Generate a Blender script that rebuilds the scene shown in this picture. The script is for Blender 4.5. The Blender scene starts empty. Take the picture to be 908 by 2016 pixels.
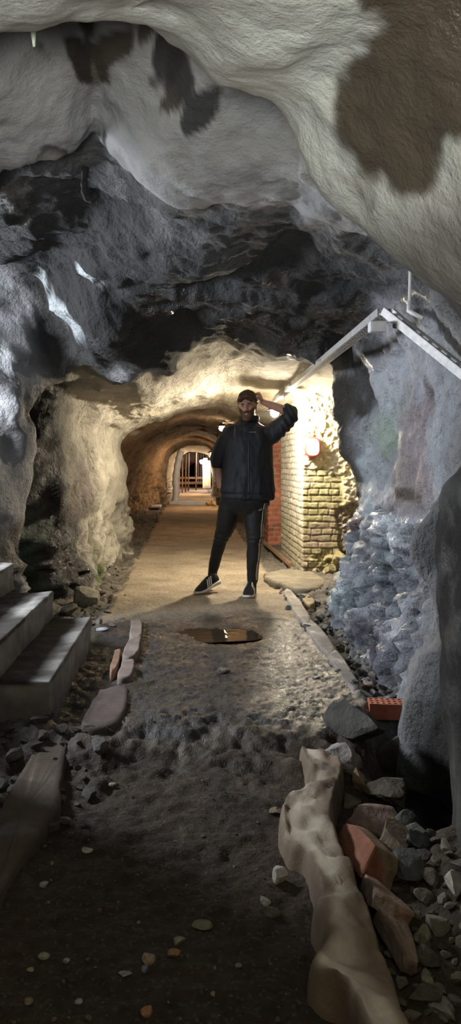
import bpy, bmesh, math, random
import numpy as np
from mathutils import Vector, Matrix, Euler

random.seed(7)
SC = bpy.context.scene
COL = SC.collection
PI = math.pi
FPX, CX, CY, CAMZ = 1500.0, 370.0, 915.0, 1.17     # focal length in px, vanishing point, eye height (m)
LAMP_W, WARM_W, BULK_W = 2400, 1.7, 8

def P(px, py, Y):
    return np.array([(px-CX)/FPX*Y, Y, CAMZ-(py-CY)/FPX*Y])

def G(px, py, z=0.0):                               # point of the ground plane z seen at a pixel
    Y = (CAMZ-z)*FPX/(py-CY)
    return np.array([(px-CX)/FPX*Y, Y, z])

# ------------------------------------------------------------------ noise
def _hash(ix, iy, iz, seed):
    h = (ix.astype(np.int64)*374761393 + iy.astype(np.int64)*668265263 + iz.astype(np.int64)*2147483647 + seed*974711) & 0xFFFFFFFF
    h = ((h ^ (h >> 13))*1274126177) & 0xFFFFFFFF
    h = ((h ^ (h >> 15))*2246822519) & 0xFFFFFFFF
    return ((h ^ (h >> 16)) & 0xFFFFFF)/float(0xFFFFFF)

def vnoise(p, seed=0):
    i = np.floor(p); f = p-i
    f = f*f*f*(f*(f*6-15)+10)
    i = i.astype(np.int64)
    r = 0
    for dx in (0, 1):
        for dy in (0, 1):
            for dz in (0, 1):
                w = (f[..., 0] if dx else 1-f[..., 0])*(f[..., 1] if dy else 1-f[..., 1])*(f[..., 2] if dz else 1-f[..., 2])
                r = r+w*_hash(i[..., 0]+dx, i[..., 1]+dy, i[..., 2]+dz, seed)
    return r*2-1

def fbm(p, octv=4, seed=0, gain=.5, lac=2.03):
    a, s, t = 1.0, 0, 0
    for o in range(octv):
        s = s+a*vnoise(p*(lac**o)+17.3*o, seed+o); t += a; a *= gain
    return s/t*1.6

def ridged(p, octv=4, seed=0):
    a, s, t = 1.0, 0, 0
    for o in range(octv):
        s = s+a*(1-2*np.abs(vnoise(p*(2.07**o)+9.1*o, seed+o))); t += a; a *= .5
    return s/t

def voro(p, seed=0):                                # F1, F2, id
    i = np.floor(p).astype(np.int64)
    f1 = np.full(p.shape[:-1], 9.0); f2 = f1.copy(); idv = np.zeros(p.shape[:-1])
    for dx in (-1, 0, 1):
        for dy in (-1, 0, 1):
            for dz in (-1, 0, 1):
                c = [i[..., k]+d for k, d in enumerate((dx, dy, dz))]
                d2 = 0
                for k in range(3):
                    d2 = d2+(c[k]+_hash(*c, seed+k+1)-p[..., k])**2
                d = np.sqrt(d2); near = d < f1
                f2 = np.where(near, f1, np.minimum(f2, d))
                idv = np.where(near, _hash(*c, seed+9), idv)
                f1 = np.where(near, d, f1)
    return f1, f2, idv

def sstep(a, b, x):
    t = np.clip((x-a)/(b-a), 0, 1)
    return t*t*(3-2*t)

# ------------------------------------------------------------------ materials
def mat(name):
    m = bpy.data.materials.new(name); m.use_nodes = True
    nt = m.node_tree
    return m, nt, nt.nodes, nt.links, nt.nodes['Principled BSDF']

def simple(name, col, rough=.7, var=.25, scale=20, bump=.0, bscale=60, metal=0.0, spec=.5, dist=.01):
    m, nt, N, L, b = mat(name)
    tc = N.new('ShaderNodeTexCoord')
    n = N.new('ShaderNodeTexNoise'); n.inputs['Scale'].default_value = scale; n.inputs['Detail'].default_value = 5
    L.new(tc.outputs['Object'], n.inputs['Vector'])
    mr = N.new('ShaderNodeMapRange'); mr.inputs['From Min'].default_value = .3; mr.inputs['From Max'].default_value = .7
    mr.inputs['To Min'].default_value = 1-var; mr.inputs['To Max'].default_value = 1+var
    L.new(n.outputs['Fac'], mr.inputs['Value'])
    mx = N.new('ShaderNodeVectorMath'); mx.operation = 'SCALE'; mx.inputs[0].default_value = col
    L.new(mr.outputs[0], mx.inputs['Scale']); L.new(mx.outputs[0], b.inputs['Base Color'])
    b.inputs['Roughness'].default_value = rough; b.inputs['Metallic'].default_value = metal
    b.inputs['Specular IOR Level'].default_value = spec
    if bump:
        n2 = N.new('ShaderNodeTexNoise'); n2.inputs['Scale'].default_value = bscale; n2.inputs['Detail'].default_value = 6
        L.new(tc.outputs['Object'], n2.inputs['Vector'])
        bp = N.new('ShaderNodeBump'); bp.inputs['Strength'].default_value = bump; bp.inputs['Distance'].default_value = dist
        L.new(n2.outputs['Fac'], bp.inputs['Height']); L.new(bp.outputs[0], b.inputs['Normal'])
    return m

def emit(name, col, strength):
    m, nt, N, L, b = mat(name)
    b.inputs['Base Color'].default_value = (.9, .9, .9, 1)
    b.inputs['Emission Color'].default_value = (*col, 1); b.inputs['Emission Strength'].default_value = strength
    return m

def rockmat(name, s1=48, s2=11, b1=.55, b2=.6, d1=.012, d2=.05, var=.35, vs=9, rdry=.92, rwet=.2, speck=0.0, spec=.5):
    """stone: base colour and wetness (alpha) come from the mesh attribute Col, grain and bumps from noise"""
    m, nt, N, L, b = mat(name)
    at = N.new('ShaderNodeAttribute'); at.attribute_name = 'Col'
    tc = N.new('ShaderNodeTexCoord')
    def noise(sc, det=6, rough=.6):
        n = N.new('ShaderNodeTexNoise'); n.inputs['Scale'].default_value = sc; n.inputs['Detail'].default_value = det
        n.inputs['Roughness'].default_value = rough
        L.new(tc.outputs['Object'], n.inputs['Vector']); return n
    nv = noise(vs, 8, .65)
    mr = N.new('ShaderNodeMapRange'); mr.inputs['From Min'].default_value = .3; mr.inputs['From Max'].default_value = .7
    mr.inputs['To Min'].default_value = 1-var; mr.inputs['To Max'].default_value = 1+var
    L.new(nv.outputs['Fac'], mr.inputs['Value'])
    mx = N.new('ShaderNodeVectorMath'); mx.operation = 'SCALE'
    L.new(at.outputs['Color'], mx.inputs[0]); L.new(mr.outputs[0], mx.inputs['Scale'])
    out = mx.outputs[0]
    if speck:
        v = N.new('ShaderNodeTexVoronoi'); v.inputs['Scale'].default_value = 120
        L.new(tc.outputs['Object'], v.inputs['Vector'])
        sp = N.new('ShaderNodeSeparateColor'); L.new(v.outputs['Color'], sp.inputs[0])
        gt = N.new('ShaderNodeMath'); gt.operation = 'GREATER_THAN'; gt.inputs[1].default_value = .92
        L.new(sp.outputs[0], gt.inputs[0])
        ml = N.new('ShaderNodeMath'); ml.operation = 'MULTIPLY'; ml.inputs[1].default_value = speck
        L.new(gt.outputs[0], ml.inputs[0])
        mc = N.new('ShaderNodeMix'); mc.data_type = 'RGBA'
        L.new(ml.outputs[0], mc.inputs['Factor']); L.new(out, mc.inputs['A']); mc.inputs['B'].default_value = (.3, .27, .22, 1)
        out = mc.outputs['Result']
    L.new(out, b.inputs['Base Color'])
    nw = noise(7, 5, .6)
    mw = N.new('ShaderNodeMath'); mw.operation = 'ADD'
    m2 = N.new('ShaderNodeMapRange'); m2.inputs['From Min'].default_value = .35; m2.inputs['From Max'].default_value = .65
    m2.inputs['To Min'].default_value = -.35; m2.inputs['To Max'].default_value = .35
    L.new(nw.outputs['Fac'], m2.inputs['Value'])
    L.new(at.outputs['Alpha'], mw.inputs[0]); L.new(m2.outputs[0], mw.inputs[1])
    m3 = N.new('ShaderNodeMapRange'); m3.inputs['From Min'].default_value = .25; m3.inputs['From Max'].default_value = .85
    m3.inputs['To Min'].default_value = rdry; m3.inputs['To Max'].default_value = rwet
    L.new(mw.outputs[0], m3.inputs['Value']); L.new(m3.outputs[0], b.inputs['Roughness'])
    b.inputs['Specular IOR Level'].default_value = spec
    n1, n2 = noise(s1, 5, .65), noise(s2, 4, .55)
    b2n = N.new('ShaderNodeBump'); b2n.inputs['Strength'].default_value = b2; b2n.inputs['Distance'].default_value = d2
    L.new(n2.outputs['Fac'], b2n.inputs['Height'])
    b1n = N.new('ShaderNodeBump'); b1n.inputs['Strength'].default_value = b1; b1n.inputs['Distance'].default_value = d1
    L.new(n1.outputs['Fac'], b1n.inputs['Height']); L.new(b2n.outputs[0], b1n.inputs['Normal'])
    L.new(b1n.outputs[0], b.inputs['Normal'])
    return m

# ------------------------------------------------------------------ objects
def mesh_obj(name, verts, faces, material=None, parent=None, smooth=True, cols=None, normals=None, loc=None):
    me = bpy.data.meshes.new(name)
    me.from_pydata([tuple(v) for v in verts], [], [tuple(f) for f in faces])
    if cols is not None:
        a = me.color_attributes.new('Col', 'FLOAT_COLOR', 'POINT')
        a.data.foreach_set('color', np.asarray(cols, dtype=np.float32).ravel())
    if smooth:
        me.polygons.foreach_set('use_smooth', [True]*len(me.polygons))
    me.update()
    if normals is not None:
        me.normals_split_custom_set_from_vertices([tuple(n) for n in normals])
    o = bpy.data.objects.new(name, me); COL.objects.link(o)
    if material: me.materials.append(material)
    if parent: o.parent = parent
    if loc is not None: o.location = loc
    return o

def bm_obj(name, bm, material=None, parent=None, smooth=False, loc=None):
    me = bpy.data.meshes.new(name)
    bmesh.ops.recalc_face_normals(bm, faces=bm.faces)
    bm.to_mesh(me); bm.free()
    if smooth: me.polygons.foreach_set('use_smooth', [True]*len(me.polygons))
    o = bpy.data.objects.new(name, me); COL.objects.link(o)
    if material: me.materials.append(material)
    if parent: o.parent = parent
    if loc is not None: o.location = loc
    return o

def tag(o, label, cat=None, group=None, kind=None):
    if label: o['label'] = label
    if cat: o['category'] = cat
    if group: o['group'] = group
    if kind: o['kind'] = kind
    return o

def thing(name, label, cat, loc=(0, 0, 0), rz=0, group=None):
    o = bpy.data.objects.new(name, None); COL.objects.link(o)
    o.empty_display_size = .1
    o.location = tuple(loc); o.rotation_euler = (0, 0, rz)
    return tag(o, label, cat, group)

def add_box(bm, c, s, rot=None, bevel=0.0):
    M = Matrix.Translation(Vector(c)) @ (rot.to_matrix().to_4x4() if rot else Matrix.Identity(4)) @ Matrix.Diagonal((*s, 1))
    r = bmesh.ops.create_cube(bm, size=1, matrix=M)
    if bevel:
        es = list({e for v in r['verts'] for e in v.link_edges})
        bmesh.ops.bevel(bm, geom=es, offset=bevel, segments=2, affect='EDGES', profile=.6)
    return bm

def frame_of(d, up=(0, 0, 1)):
    d = Vector(d).normalized(); u = Vector(up)
    if abs(d.dot(u)) > .98: u = Vector((0, 1, 0))
    a = d.cross(u).normalized(); b = a.cross(d).normalized()
    return a, b

def add_tube(bm, pts, rad, n=10, caps=True, up=(0, 0, 1), fixed=False):
    """lofted tube; rad items are r or (r_side, r_up)"""
    pts = [Vector(p) for p in pts]; rings = []
    for i, p in enumerate(pts):
        d = pts[min(i+1, len(pts)-1)]-pts[max(i-1, 0)]
        a, b = frame_of(d, up)
        if i and not fixed:                          # carry the frame along so that the tube does not twist
            dn = d.normalized(); a = (pa-pa.dot(dn)*dn).normalized(); b = a.cross(dn).normalized()
        pa = a
        r = rad[i] if isinstance(rad, (list, tuple)) else rad
        ra, rb = r if isinstance(r, (list, tuple)) else (r, r)
        rings.append([bm.verts.new(p+a*ra*math.cos(2*PI*k/n)+b*rb*math.sin(2*PI*k/n)) for k in range(n)])
    for r0, r1 in zip(rings, rings[1:]):
        for k in range(n):
            bm.faces.new((r0[k], r0[(k+1) % n], r1[(k+1) % n], r1[k]))
    if caps:
        bm.faces.new(rings[0][::-1]); bm.faces.new(rings[-1])
    return bm

def add_lathe(bm, prof, c=(0, 0, 0), n=20, axis='Z'):
    rings = []
    for r, h in prof:
        ring = []
        for k in range(n):
            a = 2*PI*k/n
            v = (r*math.cos(a), r*math.sin(a), h)
            if axis == 'Y': v = (v[0], v[2], v[1])
            if axis == 'X': v = (v[2], v[0], v[1])
            ring.append(bm.verts.new((v[0]+c[0], v[1]+c[1], v[2]+c[2])))
        rings.append(ring)
    for r0, r1 in zip(rings, rings[1:]):
        for k in range(n):
            bm.faces.new((r0[k], r0[(k+1) % n], r1[(k+1) % n], r1[k]))
    bm.faces.new(rings[0][::-1]); bm.faces.new(rings[-1])
    return bm

def catmull(pts, sub):
    pts = np.asarray(pts, float)
    e = np.vstack([2*pts[0]-pts[1], pts, 2*pts[-1]-pts[-2]])
    out = []
    for i in range(len(pts)-1):
        p0, p1, p2, p3 = e[i:i+4]
        for k in range(sub):
            t = k/sub
            out.append(.5*((2*p1)+(-p0+p2)*t+(2*p0-5*p1+4*p2-p3)*t*t+(-p0+3*p1-3*p2+p3)*t**3))
    out.append(pts[-1])
    return np.array(out)
# ------------------------------------------------------------------ the rock tunnel: outline of the opening at a set of depths
def px_ring(Y, pts): return (Y, [tuple(P(x, y, Y)[[0, 2]]) for x, y in pts])
def arch(Y, xl, xr, zt, z0=0.0, sh=.62):
    zs = z0+(zt-z0)*np.linspace(0, sh, 5)
    pts = [(xl*(1+.02*math.sin(i*2+Y)), z) for i, z in enumerate(zs)]
    for a in np.linspace(PI*.9, PI*.1, 9):
        cx, hw = (xl+xr)/2, (xr-xl)/2
        pts.append((cx+hw*math.copysign(abs(math.cos(a))**.75, math.cos(a)), z0+(zt-z0)*(sh+(1-sh)*math.sin(a)**.75)))
    for i, z in enumerate(z0+(zt-z0)*np.linspace(sh, 0, 10)):
        pts.append((xr*(1+.02*math.sin(i*1.7+Y)), z))
    return (Y, pts)

RINGS = [
 arch(-3.0, -1.9, 1.7, 2.7, -.3), arch(0.2, -1.6, 1.3, 2.45, -.3),
 px_ring(1.2, [(-700,2400),(-740,1500),(-720,900),(-600,400),(-380,20), (-200,-150),(-40,-150),(80,-140),(170,-130),(280,-110),(400,-90),(520,-75),(640,-65),(760,-55),
   (880,-30),(980,40),(1060,160),(1120,330),(1180,560),(1220,800),(1230,1100),(1220,1500),(1200,2000),(1150,2500)]),
 px_ring(1.9, [(-420,2000),(-440,1500),(-430,1000),(-380,550),(-240,240), (-80,110),(0,76),(62,66),(125,42),(190,36),(290,60),(352,112),(420,188),(545,210),
   (600,265),(655,365),(715,420),(775,478),(850,540),(935,600),(1010,780),(1010,1150),(985,1500),(960,2000)]),
 px_ring(2.15, [(-420,1900),(-440,1500),(-430,1000),(-380,480),(-240,120), (-80,-40),(0,-75),(62,-90),(125,-110),(190,-110),(290,-90),(360,-40),(440,30),(560,60),
   (640,130),(720,240),(790,330),(850,420),(910,520),(980,620),(1000,780),(960,1000),(940,1400),(960,1800)]),
 px_ring(2.5, [(-260,1760),(-280,1400),(-270,1000),(-240,560),(-160,300), (-60,210),(0,180),(62,130),(125,100),(195,90),(280,120),(350,170),(430,215),(560,215),
   (640,250),(720,330),(800,420),(870,540),(930,660),(960,780),(925,880),(862,985),(866,1250),(900,1640)]),
 px_ring(3.0, [(-95,1600),(-110,1250),(-120,950),(-110,650),(-60,450), (-20,370),(0,352),(60,328),(120,298),(190,240),(262,325),(350,380),(460,395),(575,385),
   (640,415),(715,440),(790,490),(870,570),(940,680),(980,820),(960,960),(925,1080),(935,1300),(925,1640)]),
 px_ring(3.2, [(-120,1530),(-140,1250),(-160,950),(-160,600),(-100,380), (-50,330),(0,310),(60,290),(125,262),(195,250),(262,345),(350,400),(460,405),(570,400),
   (640,430),(715,455),(790,510),(870,590),(940,700),(970,820),(950,950),(900,1070),(890,1260),(880,1560)]),
 (3.45, [(-3.2,0),(-3.2,.8),(-3.2,1.6),(-3.0,2.2),(-2.0,2.55)]+[tuple(P(x,y,3.45)[[0,2]]) for x,y in [(-180,330),(-40,375),(50,372),(115,345),(185,330),(270,395),(365,425),(465,435),(565,430),
   (645,470),(725,505),(795,560),(875,640),(925,760),(920,860),(893,950),(826,1080),(846,1220),(800,1470)]]),
 (3.75, [(-3.2,0),(-3.2,.8),(-3.2,1.6),(-3.0,2.2),(-2.0,2.55)]+[tuple(P(x,y,3.75)[[0,2]]) for x,y in [(-180,350),(-40,400),(45,400),(115,380),(185,370),(275,430),(365,460),(465,470),(565,470),
   (645,500),(722,535),(785,575),(850,650),(872,740),(880,830),(872,940),(868,1040),(850,1170),(800,1390)]]),
 (4.5, [(-3.2,0),(-3.2,.8),(-3.2,1.6),(-3.0,2.2),(-2.0,2.5)]+[tuple(P(x,y,4.5)[[0,2]]) for x,y in [(-160,430),(-40,465),(40,470),(110,465),(190,480),(280,520),(370,540),(460,545),(550,545),
   (640,570),(705,590),(748,625),(785,690),(808,780),(818,870),(815,960),(800,1060),(780,1170),(745,1305)]]),
 (5.0, [(-2.6,0),(-2.6,.8),(-2.6,1.5),(-2.4,2.0),(-1.7,2.4)]+[tuple(P(x,y,5.0)[[0,2]]) for x,y in [(-40,525),(20,525),(70,520),(125,525),(195,555),(285,590),(370,600),(460,600),(550,605),
   (635,622),(692,636),(722,660),(750,720),(768,800),(775,890),(772,970),(760,1050),(738,1160),(712,1268)]]),
 px_ring(5.25, [(-150,1250),(-140,1150),(-130,950),(-110,750),(-70,620), (15,552),(62,548),(108,594),(160,640),(212,672),(290,645),(370,625),(460,622),(550,632),
   (632,645),(690,655),(714,684),(738,740),(754,820),(760,905),(758,975),(744,1050),(718,1160),(695,1255)]),
 px_ring(5.8, [(62,1228),(56,1130),(52,1000),(68,850),(80,775), (105,742),(150,728),(205,742),(270,747),(338,737),(362,695),(450,666),(510,688),(580,712),
   (632,722),(668,702),(684,724),(696,790),(694,850),(706,920),(716,975),(694,1030),(674,1130),(660,1216)]),
 px_ring(6.1, [(-40,1200),(-40,1100),(-40,980),(-20,850),(60,775), (120,745),(162,738),(213,739),(273,738),(338,724),(376,700),(450,680),(510,698),(576,714),
   (634,722),(644,750),(650,790),(654,825),(668,872),(692,930),(702,975),(704,1030),(706,1130),(700,1207)]),
 px_ring(6.45, [(-10,1190),(-10,1100),(-10,980),(10,850),(75,775), (120,745),(165,738),(215,738),(275,735),(338,722),(378,700),(450,684),(510,700),(575,716),
   (640,716),(700,705),(745,730),(780,790),(800,850),(805,920),(805,980),(805,1050),(800,1130),(795,1205)]),
 px_ring(6.8, [(130,1185),(134,1090),(118,950),(108,850),(122,790), (155,768),(200,762),(255,760),(310,748),(368,728),(412,712),(460,703),(510,714),(570,724),
   (632,726),(700,740),(750,765),(780,810),(790,850),(790,920),(790,980),(790,1050),(790,1120),(790,1180)]),
 px_ring(7.5, [(190,1152),(178,1050),(180,930),(166,840),(186,800), (220,790),(256,785),(300,778),(345,764),(398,748),(432,740),(470,736),(510,740),(560,746),
   (622,752),(690,770),(730,795),(750,830),(755,880),(755,930),(755,980),(755,1040),(755,1100),(755,1150)]),
 px_ring(9.0, [(222,1112),(214,1010),(232,925),(226,870),(250,838), (280,820),(315,808),(350,794),(388,783),(425,776),(457,774),(490,776),(522,781),(562,788),
   (612,797),(655,812),(684,835),(697,865),(700,900),(700,940),(700,980),(700,1020),(700,1070),(700,1112)]),
 px_ring(10.6, [(262,1084),(257,1000),(248,930),(242,876),(268,850), (300,830),(330,817),(362,805),(392,798),(422,796),(452,799),(482,806),(514,816),(545,830),
   (566,840),(590,855),(600,870),(600,890),(600,920),(600,950),(600,980),(600,1010),(600,1050),(600,1084)]),
 px_ring(11.5, [(165,1068),(158,1000),(160,930),(185,878),(235,850), (280,834),(315,822),(347,811),(378,803),(408,801),(438,804),(468,812),(500,822),(530,836),
   (548,850),(560,865),(562,885),(562,905),(562,930),(562,955),(562,980),(562,1005),(562,1035),(562,1068)]),
 px_ring(15.0, [(215,1032),(212,985),(215,935),(236,893),(268,866), (298,850),(325,841),(350,835),(376,831),(400,830),(420,832),(440,838),(456,848),(468,860),
   (476,872),(482,884),(484,898),(484,912),(484,930),(484,948),(484,966),(484,986),(484,1008),(484,1032)]),
 px_ring(20.0, [(292,1003),(288,970),(294,932),(302,902),(318,880), (335,868),(350,862),(365,858),(380,856),(395,857),(408,860),(420,866),(430,873),(437,882),
   (441,890),(443,898),(444,908),(444,918),(444,930),(444,942),(444,955),(444,970),(444,986),(444,1003)]),
 px_ring(23.0, [(328,992),(327,962),(329,928),(331,906),(338,892), (348,884),(359,878),(370,874),(382,872),(394,873),(404,876),(412,881),(418,887),(423,893),
   (425,899),(426,906),(426,914),(426,922),(426,932),(426,943),(426,954),(426,966),(426,979),(426,992)]),
 arch(23.6, -1.3, 1.1, 2.1), arch(28.0, -1.2, 1.0, 2.0),
 px_ring(30.0, [(344,974),(342,955),(344,930),(347,914),(351,904), (357,897),(364,892),(371,889),(380,888),(389,888),(397,890),(404,893),(410,898),(414,904),
   (416,909),(417,915),(417,921),(417,928),(417,935),(417,942),(417,949),(417,957),(417,965),(417,974)]),
 arch(31.0, -2.6, 2.4, 2.5), arch(42.0, -2.6, 2.4, 2.6),
]
#            left wall           ceiling             right wall       (stone colour; painted shade darkens mid ceiling, alcove and left crevice)
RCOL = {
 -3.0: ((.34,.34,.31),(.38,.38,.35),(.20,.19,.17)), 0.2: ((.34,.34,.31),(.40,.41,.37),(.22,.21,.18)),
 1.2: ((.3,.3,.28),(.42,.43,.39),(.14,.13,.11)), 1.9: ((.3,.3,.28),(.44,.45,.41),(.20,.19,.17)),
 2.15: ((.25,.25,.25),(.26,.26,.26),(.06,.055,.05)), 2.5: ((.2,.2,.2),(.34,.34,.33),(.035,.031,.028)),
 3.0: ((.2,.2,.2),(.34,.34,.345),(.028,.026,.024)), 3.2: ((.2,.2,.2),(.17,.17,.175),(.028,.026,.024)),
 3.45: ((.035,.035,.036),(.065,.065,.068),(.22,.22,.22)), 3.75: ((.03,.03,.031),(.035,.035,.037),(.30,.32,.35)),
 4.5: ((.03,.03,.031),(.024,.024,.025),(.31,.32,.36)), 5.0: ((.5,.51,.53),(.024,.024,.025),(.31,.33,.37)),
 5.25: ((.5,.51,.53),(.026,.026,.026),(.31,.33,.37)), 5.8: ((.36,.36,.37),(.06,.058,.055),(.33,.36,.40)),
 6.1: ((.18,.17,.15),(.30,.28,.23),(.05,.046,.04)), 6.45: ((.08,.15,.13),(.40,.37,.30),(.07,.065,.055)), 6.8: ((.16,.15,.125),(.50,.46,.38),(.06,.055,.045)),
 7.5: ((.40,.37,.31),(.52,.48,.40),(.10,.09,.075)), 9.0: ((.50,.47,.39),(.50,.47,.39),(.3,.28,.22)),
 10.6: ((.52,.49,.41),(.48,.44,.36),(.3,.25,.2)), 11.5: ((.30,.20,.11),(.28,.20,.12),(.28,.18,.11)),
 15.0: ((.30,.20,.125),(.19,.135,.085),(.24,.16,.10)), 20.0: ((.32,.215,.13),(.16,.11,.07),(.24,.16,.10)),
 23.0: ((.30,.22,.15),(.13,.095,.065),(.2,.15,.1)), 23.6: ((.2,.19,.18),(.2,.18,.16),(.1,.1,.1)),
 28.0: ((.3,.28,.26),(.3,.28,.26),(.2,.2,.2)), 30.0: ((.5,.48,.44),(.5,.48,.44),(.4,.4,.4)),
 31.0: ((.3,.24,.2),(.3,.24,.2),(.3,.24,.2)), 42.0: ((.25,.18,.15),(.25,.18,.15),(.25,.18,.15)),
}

def pchip(xk, yk, x):                               # monotone interpolation, yk (K, ...)
    h = np.diff(xk); sh = (-1,)+(1,)*(yk.ndim-1)
    d = np.diff(yk, axis=0)/h.reshape(sh)
    m = np.zeros_like(yk)
    w1 = (2*h[1:]+h[:-1]).reshape(sh); w2 = (h[1:]+2*h[:-1]).reshape(sh)
    ok = d[1:]*d[:-1] > 0
    with np.errstate(all='ignore'):
        hm = (w1+w2)/(w1/d[:-1]+w2/d[1:])
    m[1:-1] = np.where(ok, hm, 0)
    m[0] = d[0]; m[-1] = d[-1]
    i = np.clip(np.searchsorted(xk, x)-1, 0, len(xk)-2)
    t = ((x-xk[i])/h[i]).reshape(sh); hh = h[i].reshape(sh)
    return ((1+2*t)*(1-t)**2*yk[i]+t*(1-t)**2*hh*m[i]+t*t*(3-2*t)*yk[i+1]+t*t*(t-1)*hh*m[i+1])

RY = np.array([r[0] for r in RINGS])
SUB = 14
keys = []
for Y, pts in RINGS:
    p = [(pts[0][0], pts[0][1]-.6)]+list(pts)+[(pts[-1][0], pts[-1][1]-.6)]
    keys.append(catmull(p, SUB))
keys = np.array(keys)                               # (K, M, 2)
ys = [-3.0]
while ys[-1] < 42: ys.append(ys[-1]+(.25 if ys[-1] < 1 else max(.02, .0075*ys[-1])))
ys = np.array(ys[:-1]+[42.0])
grid = pchip(RY, keys, ys)                          # (R, M, 2)
R_, M_ = grid.shape[:2]
V = np.zeros((R_, M_, 3)); V[..., 0] = grid[..., 0]; V[..., 2] = grid[..., 1]; V[..., 1] = ys[:, None]
U = np.linspace(0, 25, M_)-1.0                      # control index along the outline: 0-4 left, 5-13 ceiling, 14-23 right
UU = np.broadcast_to(U[None, :], (R_, M_)); YY = V[..., 1].copy()

def grid_normals(V):
    du = np.gradient(V, axis=1); dv = np.gradient(V, axis=0)
    n = np.cross(du, dv); n /= np.linalg.norm(n, axis=-1, keepdims=True)+1e-9
    c = np.zeros_like(V); c[..., 0] = V[..., 0].mean(axis=1, keepdims=True); c[..., 1] = V[..., 1]; c[..., 2] = 1.0
    s = np.sign(((c-V)*n).sum(-1).mean())
    return n*s
Nrm = grid_normals(V)
base = V.copy()
# lumps: broad swellings, ridges, spatter; the fractured bedrock low on the right wall gets broken faces
frac = sstep(13.5, 15, UU)*(1-sstep(.75, .95, V[..., 2]+.12*fbm(base*3, 2, 91)))*sstep(3.5, 3.9, YY)*(1-sstep(9, 10, YY))
fracL = (1-sstep(4, 5.2, UU))*(1-sstep(.55, .8, V[..., 2]+.1*fbm(base*3, 2, 92)))*sstep(5.0, 5.4, YY)
brown = sstep(11.0, 11.6, YY)*(1-sstep(23, 24, YY))
frac = np.clip(np.maximum(np.maximum(frac, .8*fracL), .5*brown*(1-sstep(.9, 1.4, V[..., 2]))), 0, 1)
amp = np.clip(.35+.22*YY, .6, 1.5)
near = 1-sstep(2.2, 3.4, YY)
sc = 1/np.clip(.14*YY, .8, 2.2)[..., None]
d = .055*amp*fbm(base*1.7*sc, 3, 3)+.030*amp*ridged(base*np.array([3.0, 2.2, 3.0])*sc, 4, 11)*(1-.8*near)+.013*(1-.6*near)*fbm(base*11*sc, 4, 21)
mid = sstep(3.1, 3.8, YY)*(1-sstep(6.0, 6.5, YY))*sstep(4.5, 6, UU)*(1-sstep(14, 16, UU))
d = d+mid*(.06*ridged(base*np.array([1.6, 3.4, 3.4])+3, 4, 131)-.02)
lw = (1-sstep(5, 8, UU))*sstep(5.9, 6.6, YY)*(1-sstep(11, 12, YY))
yl = YY+.14*fbm(base*np.array([1, 1, 2.2]), 3, 143)+.25*(base[..., 2]-.8)*.6
for yv, dep, wd in ((7.70, .22, .12), (8.65, .22, .14), (9.75, .18, .16)): d = d-lw*dep*np.exp(-((yl-yv)/wd)**2)*(1-sstep(1.35, 1.7, V[..., 2]))
d = d+lw*(.05*ridged(base*np.array([2.6, 2.6, .75])+7, 3, 141)-.03+.03*ridged(base*np.array([6, 6, 2.2]), 3, 142))
q = base+.06*np.stack([fbm(base*4, 2, 51), fbm(base*4, 2, 52), fbm(base*4, 2, 53)], -1)
f1, f2, idv = voro(q*np.array([4.2, 3.4, 6.5])*np.clip(1.4*sc, .5, 1.2), 5)
g1, g2, idg = voro(q*np.array([11, 9, 19.])*np.clip(1.4*sc, .5, 1.2), 8)
crack = np.clip(1-(f2-f1)/.10, 0, 1); crack2 = np.clip(1-(g2-g1)/.12, 0, 1)
d = d+frac*(.09*(idv-.4)-.07*crack+.034*(idg-.5)-.016*crack2)
Nn = Nrm.copy()
V = V+Nn*d[..., None]
V[..., 1] += .10*np.clip(amp, 0, 1.3)*fbm(base*np.array([1.4, 0, 1.4])*1.3, 3, 71)*sstep(1.0, 1.6, YY)*(.35+.65*sstep(2.2, 3, YY))
Nrm = grid_normals(V)

# ---- stone colours, some light and shade painted in
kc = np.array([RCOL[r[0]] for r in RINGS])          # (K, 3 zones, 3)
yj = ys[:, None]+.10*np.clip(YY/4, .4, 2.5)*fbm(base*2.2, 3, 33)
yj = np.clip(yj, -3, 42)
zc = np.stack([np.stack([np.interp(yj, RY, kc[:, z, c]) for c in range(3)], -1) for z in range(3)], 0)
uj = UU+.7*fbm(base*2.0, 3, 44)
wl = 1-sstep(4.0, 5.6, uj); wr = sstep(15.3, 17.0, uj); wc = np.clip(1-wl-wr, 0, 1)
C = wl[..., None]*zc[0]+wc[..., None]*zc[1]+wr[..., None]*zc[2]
wet = np.zeros((R_, M_))
n1 = fbm(base*3.3, 4, 61); n2 = fbm(base*np.array([7., 5, 3.5]), 4, 62)
def stain_shade(px, py, Y, rx, ry, col, k=1.0, w=None, ryy=None, rag=.45, soft=.35, seed=0):
    """a stain with a ragged edge, for real discolouring and painted light alike, at its own place on the rock; rx, ry and the place come from pixel sizes at distance Y"""
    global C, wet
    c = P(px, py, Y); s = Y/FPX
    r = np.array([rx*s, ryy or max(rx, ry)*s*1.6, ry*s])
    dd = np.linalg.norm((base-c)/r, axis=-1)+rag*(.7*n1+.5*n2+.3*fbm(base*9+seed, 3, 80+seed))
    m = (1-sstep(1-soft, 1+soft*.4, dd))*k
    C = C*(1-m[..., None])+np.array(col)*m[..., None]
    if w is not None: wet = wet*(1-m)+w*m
DARK = (.018, .017, .017); DARKGREY = (.03, .03, .032)  # near-black tones, shared by mould, dark rock and painted shade
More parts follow.
